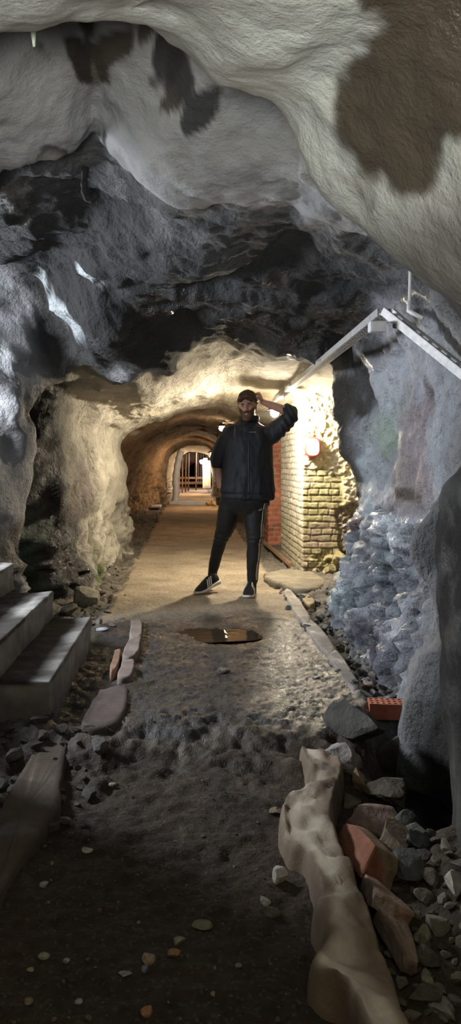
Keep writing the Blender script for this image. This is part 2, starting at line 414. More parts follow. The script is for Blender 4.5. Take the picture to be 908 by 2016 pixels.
# near ceiling: brown damp patch on the right, dark hollow above the recess
stain_shade(880, 120, 1.45, 195, 215, (.058, .045, .029), 1, .45, .45, .6, .16, 1)
stain_shade(600, 20, 1.5, 60, 35, (.16, .15, .13), .6, None, .3)
stain_shade(470, 190, 1.9, 40, 16, (.10, .08, .06), .8, None, .12)
stain_shade(25, 50, 1.75, 40, 14, (.5, .52, .5), .7, None, .2)
# recess behind the near edge, hollows and undersides coloured darker
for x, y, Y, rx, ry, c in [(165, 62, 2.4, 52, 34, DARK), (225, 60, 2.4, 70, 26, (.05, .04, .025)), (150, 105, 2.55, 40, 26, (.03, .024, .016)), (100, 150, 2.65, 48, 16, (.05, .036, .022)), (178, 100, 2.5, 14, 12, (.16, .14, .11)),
        (335, 115, 2.45, 42, 42, DARK), (360, 165, 2.5, 38, 38, (.022, .019, .016)), (300, 95, 2.5, 26, 22, (.07, .055, .04)), (395, 195, 2.45, 40, 26, DARKGREY), (345, 205, 2.6, 28, 14, (.06, .05, .04)),
        (95, 322, 3.1, 60, 26, (.03, .028, .025)), (20, 352, 3.15, 50, 18, DARKGREY), (196, 258, 3.02, 26, 18, (.010, .010, .010)), (222, 285, 3.1, 40, 20, (.014, .013, .013)), (270, 320, 3.2, 46, 18, (.02, .019, .018)), (325, 362, 3.3, 44, 18, (.022, .02, .019)), (400, 395, 3.3, 60, 16, DARKGREY)]:
    stain_shade(x, y, Y, rx, ry, c, .95, .3, .4, .75, .18, int(x))
stain_shade(480, 310, 3.0, 130, 60, (.30, .31, .34), .5, None, .6)
stain_shade(30, 260, 2.9, 80, 50, (.42, .43, .42), .8, None, .4)
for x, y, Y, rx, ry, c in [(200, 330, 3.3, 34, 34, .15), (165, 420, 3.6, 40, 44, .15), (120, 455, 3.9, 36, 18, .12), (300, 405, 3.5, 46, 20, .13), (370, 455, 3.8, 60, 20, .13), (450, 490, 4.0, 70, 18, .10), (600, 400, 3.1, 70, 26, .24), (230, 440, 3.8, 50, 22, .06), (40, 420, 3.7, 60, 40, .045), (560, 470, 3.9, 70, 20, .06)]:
    stain_shade(x, y, Y, rx, ry, (c, c, c*1.03), .7, .05, .5, .6, .35, int(y))
# mid ceiling: dark wet mould, deepened by painted shade
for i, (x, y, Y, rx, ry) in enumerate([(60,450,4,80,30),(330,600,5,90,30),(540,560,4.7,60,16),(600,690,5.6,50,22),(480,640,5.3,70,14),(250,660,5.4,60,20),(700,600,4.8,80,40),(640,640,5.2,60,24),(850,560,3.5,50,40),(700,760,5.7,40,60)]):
    stain_shade(x, y, Y, rx, ry, DARK, .9, .85, .5, .6, .3, 10+i)
stain_shade(480, 590, 4.9, 60, 30, (.06, .06, .063), .7, .1, .4)
stain_shade(230, 580, 4.8, 50, 24, (.05, .05, .05), .7, .2, .3)
stain_shade(290, 738, 5.7, 70, 14, (.30, .30, .31), .8, .2, .3)
for x, y, Y, rx, ry in [(158, 518, 4.8, 20, 13), (176, 534, 4.85, 18, 13), (198, 554, 4.9, 16, 9), (72, 556, 5.15, 18, 18), (92, 584, 5.2, 22, 24), (112, 612, 5.25, 22, 26), (134, 640, 5.3, 18, 20), (158, 662, 5.35, 16, 12)]:  # grazing light along the ridge painted as pale patches
    stain_shade(x, y, Y, rx, ry, (.42, .46, .48), .95, .35, .2, .75, .2, int(x))
stain_shade(20, 600, 5.25, 60, 60, (.44, .45, .47), .8, .2, .4)  # lit patch of the left wall painted pale
stain_shade(185, 670, 5.4, 45, 20, (.03, .03, .033), .9, .8, .3)
# crevice left of the inner arch, wet rock with painted shade; damp rock at its foot
stain_shade(110, 800, 6.1, 38, 80, (.03, .03, .03), .95, .5, .5, .5)
stain_shade(120, 960, 6.4, 34, 130, (.025, .024, .022), .95, .5, .35, .5)
stain_shade(130, 1080, 6.75, 40, 90, (.05, .045, .04), .9, .4, .25, .5)
stain_shade(60, 1080, 5.9, 60, 60, (.10, .08, .06), .8, .3, .5)
stain_shade(140, 1090, 6.8, 40, 60, (.10, .095, .085), .8, .3, .5)
stain_shade(165, 960, 7.1, 26, 80, (.16, .13, .12), .7, .2, .4)
stain_shade(205, 1130, 7.8, 22, 28, (.10, .14, .04), .9, None, .5)
stain_shade(195, 1080, 7.7, 16, 60, (.14, .15, .08), .5, None, .5)
stain_shade(80, 880, 6.55, 62, 170, DARK, 1, .5, .45, .4)
stain_shade(150, 1105, 6.95, 44, 75, (.05, .046, .042), .95, .4, .35, .6)
stain_shade(150, 890, 6.9, 20, 50, (.17, .17, .16), .7, .1, .3)
stain_shade(190, 960, 7.3, 18, 60, (.15, .115, .11), .85, .2, .3)
stain_shade(196, 1085, 7.6, 9, 55, (.04, .036, .03), .9, .3, .25)
stain_shade(222, 1000, 8.7, 8, 60, (.12, .10, .075), .8, .2, .3)
stain_shade(45, 740, 5.5, 30, 60, (.12, .12, .13), .5, .2, .3)
# cream arch and brown tunnel beyond
stain_shade(450, 700, 6.4, 50, 12, (.09, .07, .05), .8, .3, .4)
stain_shade(390, 720, 6.9, 50, 12, (.22, .19, .14), .6, None, .4)
stain_shade(480, 780, 9.0, 80, 16, (.36, .30, .18), .7, None, 1.2)
stain_shade(280, 790, 8.3, 40, 20, (.30, .25, .17), .5, None, .6)
stain_shade(268, 900, 13.5, 13, 60, (.55, .58, .64), .95, .2, 1.2, .25)  # bluish light of a side opening painted on the wall
stain_shade(380, 850, 17, 70, 14, (.10, .07, .045), .7, None, 2.)
stain_shade(310, 860, 16, 40, 14, (.12, .08, .05), .7, None, 2.)
# right wall: bluish sprayed concrete with green and purple bloom, wet pale bedrock below
stain_shade(760, 850, 5.0, 50, 70, (.28, .36, .28), .75, .15, .6, .4, .5)
stain_shade(740, 800, 5.1, 30, 100, (.36, .39, .43), .8, .15, .5)
stain_shade(820, 900, 4.5, 60, 130, (.27, .22, .245), .8, .2, .6, .4, .5)
stain_shade(800, 960, 4.6, 60, 70, (.25, .215, .20), .7, .2, .6, .4, .5)
stain_shade(870, 740, 4.0, 24, 120, (.14, .11, .13), .9, .3, .4, .5)
stain_shade(895, 850, 3.8, 30, 130, (.36, .38, .42), .8, .1, .4, .4)
stain_shade(770, 690, 4.9, 40, 46, (.05, .045, .045), .9, .4, .5, .6)
stain_shade(745, 735, 5.0, 50, 40, (.42, .44, .49), .6, .2, .5)
stain_shade(835, 1050, 4.3, 70, 34, (.36, .38, .40), .9, .95, .6, .4)
stain_shade(760, 1040, 4.8, 60, 30, (.48, .51, .55), .9, .5, .6, .4)
stain_shade(748, 972, 5.0, 26, 14, (.03, .028, .026), .95, .4, .3, .5)
stain_shade(795, 975, 4.6, 26, 14, (.07, .06, .045), .9, .3, .3, .5)
stain_shade(700, 1180, 5.7, 46, 50, (.30, .40, .44), .7, .5, .7)
stain_shade(780, 1170, 4.7, 70, 70, (.24, .28, .32), .7, .4, .7)
stain_shade(690, 990, 5.9, 12, 60, (.20, .10, .09), .7, .6, .4)
stain_shade(712, 960, 5.7, 12, 70, (.42, .48, .53), .8, .3, .4)
stain_shade(745, 1270, 4.6, 60, 34, (.07, .078, .095), .9, .8, .6)
stain_shade(800, 1320, 4.2, 50, 50, (.12, .125, .15), .8, .5, .5)
stain_shade(810, 1290, 4.1, 36, 40, (.15, .16, .19), .8, .5, .5)
stain_shade(840, 1130, 3.6, 40, 50, (.13, .14, .14), .85, .3, .25, .3)
stain_shade(890, 970, 2.5, 40, 45, (.10, .105, .10), .8, .1, .2, .3)
stain_shade(900, 1220, 2.5, 70, 210, (.018, .016, .013), 1, .3, .35, .3)
stain_shade(1000, 1330, 2.2, 240, 500, (.013, .0115, .010), 1, .3, .7, .2)
stain_shade(880, 1650, 2.3, 80, 200, (.07, .07, .06), .8, .3, .5, .4)
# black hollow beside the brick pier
stain_shade(668, 800, 6.3, 40, 90, (.03, .028, .024), .9, .6, .6, .4)
fr = frac[..., None]
C = C*(1-.9*fr*crack[..., None])*(1-.6*fr*crack2[..., None])
C = C*(1+.18*fbm(base*5, 4, 101))[..., None]*(1+.7*fr*(idv-.5)[..., None])*(1+.35*fr*(idg-.5)[..., None])
wet = np.clip(wet+.35*frac+.12*mid*sstep(0, .5, n2), 0, 1)
C = np.clip(C, .006, .8)
CA = np.concatenate([C, wet[..., None]], -1)

M_ROCKN = rockmat('smooth sprayed rock', s1=95, s2=20, b1=.55, b2=.35, d1=.008, d2=.03, var=.16, vs=6)
M_ROCK = rockmat('sprayed rock', s1=34, s2=13, b1=1.0, b2=.7, d1=.03, d2=.05, var=.22, vs=7)
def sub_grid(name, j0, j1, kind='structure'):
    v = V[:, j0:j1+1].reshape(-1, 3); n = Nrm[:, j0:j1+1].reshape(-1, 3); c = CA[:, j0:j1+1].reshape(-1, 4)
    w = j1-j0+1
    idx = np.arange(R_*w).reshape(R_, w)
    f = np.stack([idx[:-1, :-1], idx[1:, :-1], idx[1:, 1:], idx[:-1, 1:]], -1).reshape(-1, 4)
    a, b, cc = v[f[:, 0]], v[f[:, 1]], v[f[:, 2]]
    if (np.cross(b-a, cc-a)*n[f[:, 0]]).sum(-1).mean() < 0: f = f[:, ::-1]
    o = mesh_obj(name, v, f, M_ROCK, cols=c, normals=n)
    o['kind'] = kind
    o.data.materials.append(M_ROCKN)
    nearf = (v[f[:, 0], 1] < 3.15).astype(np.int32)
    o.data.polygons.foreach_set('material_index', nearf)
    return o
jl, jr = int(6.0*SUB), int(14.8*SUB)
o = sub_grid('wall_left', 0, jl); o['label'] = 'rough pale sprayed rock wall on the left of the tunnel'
o = sub_grid('ceiling', jl, jr); o['label'] = 'low lumpy rock ceiling, pale near and black with damp and painted shade further in'
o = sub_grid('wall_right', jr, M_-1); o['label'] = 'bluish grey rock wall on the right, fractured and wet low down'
def cap(name, r, label):
    ring = V[r]; c = ring.mean(0); n = 12
    vs, fs = [], []
    for k in range(n+1):
        for j in range(M_):
            p = c+(ring[j]-c)*(k/n); vs.append(p)
    vs = np.array(vs); vs[:, 1] += .12*fbm(vs*1.5, 3, 7)*(np.repeat(np.arange(n+1), M_) < n)
    for k in range(n):
        for j in range(M_-1):
            fs.append((k*M_+j, k*M_+j+1, (k+1)*M_+j+1, (k+1)*M_+j))
    cols = np.tile(np.array([.26, .18, .14, .1]), (len(vs), 1))
    cols[:, :3] *= (1+.4*fbm(vs*2, 4, 12))[:, None]
    o = mesh_obj(name, vs, fs, M_ROCK, cols=cols); tag(o, label, kind='structure')
cap('wall_back', R_-1, 'dark red brown rock face closing the far chamber')
cap('wall_front', 0, 'rock face behind the viewpoint')
# ------------------------------------------------------------------ floor: mud in front, broken step, dusty path with kerb, rubble strip, trench
def floor_z(x, Y):
    """height of the floor without the fine noise"""
    p = np.stack([x, Y, np.zeros_like(x)], -1)
    n = fbm(p*2.2, 3, 201); nf = fbm(p*9, 3, 205)
    edge = 3.40+.16*n+.08*nf
    z = -.10*(1-sstep(edge-.42+.16*nf, edge+.16, Y))
    z = z+.012*n+.004*nf
    side_r = sstep(.86, .93, x+.012*nf)*sstep(3.3, 3.6, Y)*(1-sstep(23, 24, Y))
    z = z-.05*side_r*(1-sstep(5.5, 7, Y)*.4)
    z = z+.05*sstep(1.0, 1.35, x)*side_r
    side_l = (1-sstep(-.70, -.60, x+.03*n))*sstep(5.0, 6, Y)*(1-sstep(22, 23, Y))
    z = z-.035*side_l+.06*(1-sstep(-1.5, -.9, x))*sstep(5, 6, Y)
    # lower ground left of the path beside the steps
    z = z-.04*(1-sstep(-.42, -.32, x+.02*n))*sstep(3.4, 3.6, Y)*(1-sstep(4.9, 5.3, Y))
    # trench with water along the right wall
    tr = sstep(.74+.05*n, .92+.05*n, x)*(1-sstep(3.45, 3.75, Y+.05*n))*sstep(2.5, 2.9, Y)
    z = z-.30*tr
    z = z+.10*sstep(.62, .95, x+.05*n)*(1-sstep(2.4, 2.8, Y))
    return z
fx = np.concatenate([np.arange(-3.3, -1.5, .06), np.arange(-1.5, 1.5, .0125), np.arange(1.5, 2.7, .06)])
fy = [-3.0]
while fy[-1] < 43: fy.append(fy[-1]+(.15 if fy[-1] < 1.4 else max(.009, .0042*fy[-1])))
fy = np.array(fy)
X, Yf = np.meshgrid(fx, fy)
pf = np.stack([X, Yf, np.zeros_like(X)], -1)
Z = floor_z(X, Yf)
mudd = 1-sstep(3.3, 3.5, Yf+.1*fbm(pf*3, 3, 210))
onpath = (1-sstep(.84, .88, X+.01*fbm(pf*8, 2, 211)))*sstep(-.68, -.6, X+.02*fbm(pf*5, 2, 212))*(1-mudd)
rubble = np.clip(1-onpath-mudd, 0, 1)
wetz = sstep(3.0, 3.3, Yf)*(1-sstep(5.3, 6.2, Yf+.35*fbm(pf*1.5, 3, 213)))
rough = sstep(3.3, 3.5, Yf)*(1-sstep(4.6, 5.4, Yf+.5*fbm(pf*2, 3, 218)))*sstep(-.3, .3, fbm(pf*3.0, 3, 219)+.25)
c1, c2, cid = voro(pf*np.array([26, 26, 1.0]), 31); c3, c4, cid2 = voro(pf*np.array([60, 60, 1.0]), 33)
Z = Z+rubble*.030*(cid-.4)*sstep(.0, .25, c2-c1)+rubble*.03*fbm(pf*6, 3, 214)
Z = Z+(.004+.006*mudd+.006*rough)*fbm(pf*22, 3, 215)+(.0025*mudd+.006*wetz*onpath)*(cid2-.5)*2
def fcol(c): return np.array(c)
Cf = mudd[..., None]*fcol((.042, .028, .0175))+onpath[..., None]*fcol((.30, .245, .175))+rubble[..., None]*fcol((.13, .115, .095))
wetdark = (wetz*onpath)[..., None]
Cf = Cf*(1-wetdark)+fcol((.041, .036, .035))*wetdark
bk = (mudd*sstep(.50, .62, X))[..., None]; Cf = Cf*(1-bk)+fcol((.048, .034, .023))*bk
wl_ = (rubble*(X > 0)*(1-sstep(5.6, 6.6, Yf)))[..., None]
Cf = Cf*(1-wl_)+fcol((.115, .115, .115))*wl_
lm = (rubble*(X < 0)*(1-sstep(5.0, 5.6, Yf)))[..., None]
Cf = Cf*(1-.7*lm)+fcol((.07, .065, .06))*.7*lm
far = (sstep(8, 13, Yf)*onpath)[..., None]; Cf = Cf*(1-far)+fcol((.32, .235, .165))*far
nb = fbm(pf*4, 4, 216)
Cf = Cf*(1+.25*nb)[..., None]*(1+(.5*rubble+.35*mudd)[..., None]*(cid-.5)[..., None])
warm = (mudd*sstep(.2, .9, fbm(pf*3.5, 3, 217)+(2.4-Yf)*.35))[..., None]*.6
Cf = Cf*(1-warm)+fcol((.045, .032, .020))*warm
wetf = np.clip(.9*wetz*onpath+.35*mudd*sstep(2.6, 3.3, Yf)+.3*rubble*(X > 0)*wetz+.1*sstep(3.2, 3.4, Yf)*(1-sstep(3.5, 3.7, Yf)), 0, 1)
# shallow dip that holds the puddle
pc = G(432, 1250)
pd = np.sqrt(((X-pc[0])/.30)**2+((Yf-pc[1])/.30)**2)+.25*fbm(pf*5, 3, 220)
Z = Z-.022*(1-sstep(.6, 1.15, pd))
ring = ((1-sstep(1.0, 1.5, pd)))[..., None]
Cf = Cf*(1-.4*ring)+fcol((.13, .09, .06))*.4*ring
Cf = np.clip(Cf, .006, .7)
nR, nC = X.shape
idx = np.arange(nR*nC).reshape(nR, nC)
ff = np.stack([idx[:-1, :-1], idx[:-1, 1:], idx[1:, 1:], idx[1:, :-1]], -1).reshape(-1, 4)
M_FLOOR = rockmat('floor grit', s1=120, s2=30, b1=.7, b2=.6, d1=.006, d2=.015, var=.4, vs=40, rdry=.95, rwet=.36, speck=.12)
o = mesh_obj('floor', np.stack([X, Yf, Z], -1).reshape(-1, 3), ff, M_FLOOR, cols=np.concatenate([Cf, wetf[..., None]], -1).reshape(-1, 4))
tag(o, 'dusty path and dark mud floor of the tunnel with gravel at both sides', kind='structure')
def ground(x, Y):                                   # actual floor height at a point
    j = np.clip(np.searchsorted(fx, x)-1, 0, nC-2); i = np.clip(np.searchsorted(fy, Y)-1, 0, nR-2)
    tx = (x-fx[j])/(fx[j+1]-fx[j]); ty = (Y-fy[i])/(fy[i+1]-fy[i])
    return float(Z[i, j]*(1-tx)*(1-ty)+Z[i, j+1]*tx*(1-ty)+Z[i+1, j]*(1-tx)*ty+Z[i+1, j+1]*tx*ty)
def onground(px, py, z0=-.1):
    """where the ray through a pixel meets the floor"""
    z = z0
    for _ in range(12):
        p = G(px, py, z); z = .5*z+.5*ground(p[0], p[1])
    p = G(px, py, z)
    return p
# ------------------------------------------------------------------ brick pier with its plaster, red brick return, stairs
M_BRICK = rockmat('limewashed brick', s1=90, s2=26, b1=.5, b2=.5, d1=.006, d2=.015, var=.22, vs=14)
def brick_field(s, z, course=.070, length=.222, gap=.013, seed=0, head=True):
    """0 in the joints .. 1 on the bricks, and a number for every brick"""
    p = np.stack([s*9, z*9, np.full_like(s, seed)], -1)
    zz = z+.006*fbm(p, 2, 300+seed); ss = s+.006*fbm(p+5, 2, 310+seed)
    row = np.floor(zz/course)
    L = np.where((row.astype(int) % 3 == 0) & head, length*.5, length)
    off = _hash(row.astype(np.int64), row.astype(np.int64)*0, row.astype(np.int64)*0, 5+seed)*.08+np.where(row % 2 == 0, 0, .5)*L
    bi = np.floor((ss+off)/L)
    du = np.abs(((ss+off)/L-bi)-.5)*L; dv = np.abs((zz/course-row)-.5)*course
    m = np.minimum(L/2-du, course/2-dv)
    return sstep(gap*.25, gap*.75, m), _hash(bi.astype(np.int64), row.astype(np.int64), row.astype(np.int64)*0, 3+seed)

def masonry(name, path, z0, z1, step, func, material, parent=None):
    """a wall skin along a ground path (list of xy): func(s, z, pos) gives outward relief and colour; the back is closed"""
    path = np.array(path, float); seg = np.linalg.norm(np.diff(path, axis=0), axis=1); cum = np.concatenate([[0], np.cumsum(seg)])
    ss = []
    for i in range(len(seg)):
        st = step if seg[i] > .12 else .05
        ss += list(cum[i]+np.linspace(0, seg[i], max(2, int(seg[i]/st)), endpoint=False))
    ss = np.array(ss+[cum[-1]]); zs = np.arange(z0, z1+step*.5, step)
    S, Zz = np.meshgrid(ss, zs)
    x = np.interp(S, cum, path[:, 0]); y = np.interp(S, cum, path[:, 1])
    e = .03
    tx = np.interp(np.minimum(S+e, cum[-1]), cum, path[:, 0])-np.interp(np.maximum(S-e, 0), cum, path[:, 0])
    ty = np.interp(np.minimum(S+e, cum[-1]), cum, path[:, 1])-np.interp(np.maximum(S-e, 0), cum, path[:, 1])
    l = np.sqrt(tx*tx+ty*ty)+1e-9
    nx, ny = ty/l, -tx/l
    pos = np.stack([x, y, Zz], -1)
    dsp, colr = func(S, Zz, pos)
    pos[..., 0] += nx*dsp; pos[..., 1] += ny*dsp
    r, c = S.shape; idx = np.arange(r*c).reshape(r, c)
    f = np.stack([idx[:-1, :-1], idx[:-1, 1:], idx[1:, 1:], idx[1:, :-1]], -1).reshape(-1, 4).tolist()
    f.append([int(i) for i in idx[-1, :]]); f.append([int(i) for i in idx[0, ::-1]]); 
    f.append([int(idx[i, 0]) for i in range(r)]+[int(idx[i, -1]) for i in range(r-1, -1, -1)])
    o = mesh_obj(name, pos.reshape(-1, 3), f, material, parent, cols=colr.reshape(-1, 4))
    return o

# pier: left face runs along the path, front face looks down the tunnel
PX, PY0, PY1, PXR = 1.235, 8.16, 10.05, 1.95
def pier_f(s, z, pos):
    sl = PY1-PY0                                     # length of the left face
    b, bid = brick_field(s-sl, z, seed=1)
    n = fbm(pos*5, 3, 320); nf = fbm(pos*22, 3, 321); ns = fbm(pos*45, 2, 322)
    front = sstep(sl-.02, sl+.02, s)
    fs = s-sl                                        # distance to the right of the corner
    pl = sstep(-.03, .05, z-(1.17-.35*fs+.10*n))*front                          # stucco over the bricks
    pl = np.maximum(pl, front*sstep(-.02, .02, fs-(.40+.06*n+.03*nf)-.10*sstep(1.0, .7, z)*0))
    pl = np.maximum(pl, (1-front)*sstep(1.75, 2.0, z+.15*n))
    bare = front*sstep(-.015, .015, fs-(.37+.05*n))*(1-sstep(.72, .76, z+.06*n))   # grey brown render low on the right
    d = (.008+.005*(bid-.5))*b*(1-.75*pl)+.004*nf*b
    d = d*(1-.45*(1-front))
    d = d+pl*(.022+.013*nf+.008*ns)-bare*.035*(1-.2*n)
    foot = (1-sstep(.0, .22, z-.10*n-.25*np.clip(fs-.1, 0, 1)))*front
    d = d+foot*.03*nf
    chip = front*(1-sstep(0, .05, np.abs(fs)))*0
    white = np.array((.74, .71, .63)); tan = np.array((.44, .37, .27)); moss = np.array((.36, .35, .16)); ochre = np.array((.60, .50, .27))
    col = np.where((front > .5)[..., None], tan, white*.92)
    col = col*(1+.30*(bid-.5))[..., None]
    mo = sstep(-.3, .6, n+.5*sstep(.35, .9, z)-.7*sstep(1.0, 1.25, z))[..., None]*.65*front[..., None]
    col = col*(1-mo)+moss*mo
    gm = ((1-front)*(1-sstep(.2, .75, z+.25*n)))[..., None]*.6
    col = col*(1-gm)+np.array((.45, .42, .26))*gm
    col = col*(.50+.50*b)[..., None]*np.where(b[..., None] > .5, 1, np.array((.9, .85, .8)))
    st = np.array((.58, .53, .41))*np.ones_like(col)
    oc = sstep(-.2, .5, n+.35-.8*np.abs(z-1.2))[..., None]*.75*front[..., None]
    st = st*(1-oc)+ochre*oc
    col = col*(1-pl[..., None])+st*pl[..., None]
    col = col*(1-bare[..., None])+np.array((.27, .23, .17))*bare[..., None]
    col = np.clip(col*(1+.15*nf)[..., None], .01, .85)
    return d, np.concatenate([col, np.zeros_like(z)[..., None]], -1)
pier = masonry('brick_pillar', [(PX, PY1), (PX, PY0), (PXR, PY0), (PXR, PY1)], -.12, 2.25, .0095, pier_f, M_BRICK)
tag(pier, 'whitewashed brick pillar with stucco on its upper part, right of the man', 'pillar')

def red_f(s, z, pos):
    b, bid = brick_field(s, z, seed=4)
    nf = fbm(pos*20, 3, 331); n = fbm(pos*4, 3, 332)
    col = np.array((.40, .13, .075))*(1+.5*(bid-.5))[..., None]*(1+.25*n)[..., None]
    col = col*b[..., None]+np.array((.30, .24, .18))*(1-b[..., None])
    return (.012*b+.004*nf), np.concatenate([np.clip(col, .01, .8), np.zeros_like(z)[..., None]], -1)
rw = masonry('brick_wall', [(1.16, 12.2), (1.16, 10.95), (1.62, 10.95), (1.62, 12.2)], -.12, 2.15, .012, red_f, M_BRICK)
tag(rw, 'bare red brick wall set back behind the whitewashed pillar', 'wall')

# mortar lumps at the foot of the pier
M_STONE = rockmat('loose stone', s1=70, s2=18, b1=.5, b2=.5, d1=.008, d2=.02, var=.3, vs=12)
def rock_mesh(w, d, h, seed, cuts=12, rough=.05, sub=3):
    rnd = random.Random(seed)
    bm = bmesh.new(); bmesh.ops.create_icosphere(bm, subdivisions=sub, radius=1)
    v = np.array([tuple(x.co) for x in bm.verts])
    for _ in range(cuts):
        nn = np.array([rnd.gauss(0, 1), rnd.gauss(0, 1), rnd.gauss(0, 1)]); nn /= np.linalg.norm(nn)
        t = rnd.uniform(.36, .74); dd = v@nn
        v = v-np.maximum(dd-t, 0)[:, None]*nn
    v = v*(1+rough*fbm(v*2.6+seed*3.1, 3, seed % 97)[:, None]+rough*.4*fbm(v*7+seed, 2, seed % 89)[:, None])
    v = v/np.abs(v).max(0)*np.array([w, d, h])/2
    f = [[x.index for x in fc.verts] for fc in bm.faces]; bm.free()
    return v, f
def rock(name, loc, size, col, seed, rz=0, tilt=(0, 0), wet=.1, cuts=12, rough=.05, sub=3, col2=None, parent=None):
    v, f = rock_mesh(*size, seed, cuts, rough, sub)
    c = np.array(col)*(1+.35*fbm(v*8/max(size)+seed, 3, seed % 83))[:, None]
    if col2 is not None:
        m = sstep(-.15, .15, v[:, 0]/size[0]+v[:, 2]/size[2]*.8+.2*fbm(v*6/max(size), 2, 3))[:, None]
        c = c*(1-m)+np.array(col2)*m
    c = np.concatenate([np.clip(c, .01, .8), np.full((len(v), 1), wet)], -1)
    o = mesh_obj(name, v, f, M_STONE, parent, cols=c, smooth=sub > 2)
    if sub > 2:
        md = o.modifiers.new('edges', 'EDGE_SPLIT'); md.split_angle = math.radians(28)
    o.location = tuple(loc); o.rotation_euler = (tilt[0], tilt[1], rz)
    return o
for i, (px, py, w, h, lab) in enumerate([(668, 1100, .17, .18, 'upper yellowish mortar lump at the foot of the pillar'), (650, 1128, .20, .14, 'lower mossy mortar lump at the foot of the pillar'), (690, 1118, .16, .16, 'rightmost mortar lump between pillar and blue rock')]):
    p = P(px, py, 8.02)
    o = rock('mortar_lump', (p[0], 8.02, max(p[2], h*.42)), (w, .16, h), (.40, .35, .20), 40+i, cuts=5, rough=.16)
    tag(o, lab, 'mortar', 'mortar lumps at the pillar foot')

# three concrete steps climbing to the left
M_CONC = rockmat('worn concrete', s1=80, s2=14, b1=.35, b2=.3, d1=.006, d2=.012, var=.28, vs=8, rwet=.3)
st = thing('concrete_stairs', 'worn concrete stairs of three steps climbing to the left edge', 'stairs', (-.9, 4.2, 0))
def step_mesh(x0, x1, y0, y1, z0, z1, seed):
    bm = bmesh.new()
    add_box(bm, ((x0+x1)/2, (y0+y1)/2, (z0+z1)/2), (x1-x0, y1-y0, z1-z0), bevel=.012)
    bmesh.ops.subdivide_edges(bm, edges=[e for e in bm.edges if e.calc_length() > .15], cuts=24, use_grid_fill=True)
    v = np.array([tuple(k.co) for k in bm.verts])
    dn = .008*fbm(v*7, 3, seed)+.004*fbm(v*24, 2, seed+1)
    bmesh.ops.recalc_face_normals(bm, faces=bm.faces); bm.normal_update()
    nn = np.array([tuple(k.normal) for k in bm.verts]); v = v+nn*dn[:, None]
    f = [[k.index for k in fc.verts] for fc in bm.faces]; bm.free()
    c = np.array((.27, .26, .245))*(1+.25*fbm(v*4, 3, seed+2))[:, None]
    top = sstep(z1-.03, z1-.01, v[:, 2])[:, None]
    tread_shade = sstep(-.25, .25, .6*fbm(v*3.2, 3, seed+3)+.6*sstep(x1-.04, x1-.12, v[:, 0]))[:, None]*.95*top  # shade over the inner treads painted dark, leaving the nosings pale
    c = c*(1-tread_shade)+np.array((.03, .025, .021))*tread_shade
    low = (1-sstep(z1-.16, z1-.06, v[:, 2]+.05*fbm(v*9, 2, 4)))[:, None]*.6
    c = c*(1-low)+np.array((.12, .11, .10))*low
    return v, f, np.concatenate([np.clip(c, .01, .8), np.full((len(v), 1), .25)], -1)
for k, (x1, y0, y1) in enumerate([(-.635, 3.52, 4.98), (-.885, 3.52, 5.0), (-1.165, 3.5, 5.12), (-1.45, 3.5, 5.1)]):
    v, f, c = step_mesh(-1.9, x1, y0, y1, (.17*k-.01 if k else -.15), .17*(k+1), 400+9*k)
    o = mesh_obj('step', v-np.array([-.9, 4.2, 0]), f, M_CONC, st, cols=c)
# ------------------------------------------------------------------ lamps, cable tray, ironwork
M_GALV = simple('galvanised steel', (.40, .40, .40), .55, .2, 30, metal=.35)
M_WHITEP = simple('white plastic', (.66, .68, .70), .5, .08, 30)
M_RED = simple('red enamel', (.55, .06, .05), .4, .15, 20)
M_BLACKM = simple('black iron', (.012, .012, .012), .9, .3, 40)
M_CABLE = simple('pale cable', (.30, .27, .22), .7, .1, 30)
M_DARKP = simple('dark plastic', (.03, .03, .03), .5, .1, 30)
M_BULB = emit('white lamp glow', (1.0, .87, .66), LAMP_W)
M_BW = emit('warm lamp glow', (1.0, .62, .28), 1)

def pendant(px, py, Y, r, material, label, group):
    c = P(px, py, Y); t = thing('festoon_lamp', label, 'lamp', tuple(c), group=group)
    bm = bmesh.new(); add_lathe(bm, [(r*math.cos(a), r*math.sin(a)) for a in np.linspace(-PI/2+.05, PI/2-.35, 12)], n=20)
    bm_obj('bulb', bm, material, t, smooth=True)
    bm = bmesh.new(); add_lathe(bm, [(r*.42, r*.92), (r*.5, r*1.0), (r*.5, r*1.8), (r*.3, r*2.0)], n=16)
    bm_obj('socket', bm, M_DARKP, t, smooth=False)
    bm = bmesh.new(); add_lathe(bm, [(r*1.95, r*.72), (r*1.9, r*.86), (r*.6, r*1.45), (r*.5, r*1.5)], n=20)  # added dark cap, sized to keep bulb light off the ceiling
    bm_obj('cap', bm, M_DARKP, t, smooth=True)
    return t
pendant(541, 813, 7.9, .043, M_BULB, 'bright white bulb hanging between the man\'s raised arm and the pillar', 'festoon lamps along the tunnel')
FEST = [(437, 843, 13.5, .05, 'second bulb of the string, glowing beside the man\'s shoulder', 140), (419, 895, 20.5, .075, 'third bulb of the string, glowing above the man\'s elbow', 190),
        (404.5, 905, 26, .07, 'fourth bulb of the string, deep in the tunnel', 150), (398, 909, 30.3, .09, 'farthest bulb of the string, beside the white door', 220)]
for x, y, Y, r, lab, s in FEST:
    pendant(x, y, Y, r, emit('warm lamp glow', (1.0, .68, .38), s*WARM_W), lab, 'festoon lamps along the tunnel')
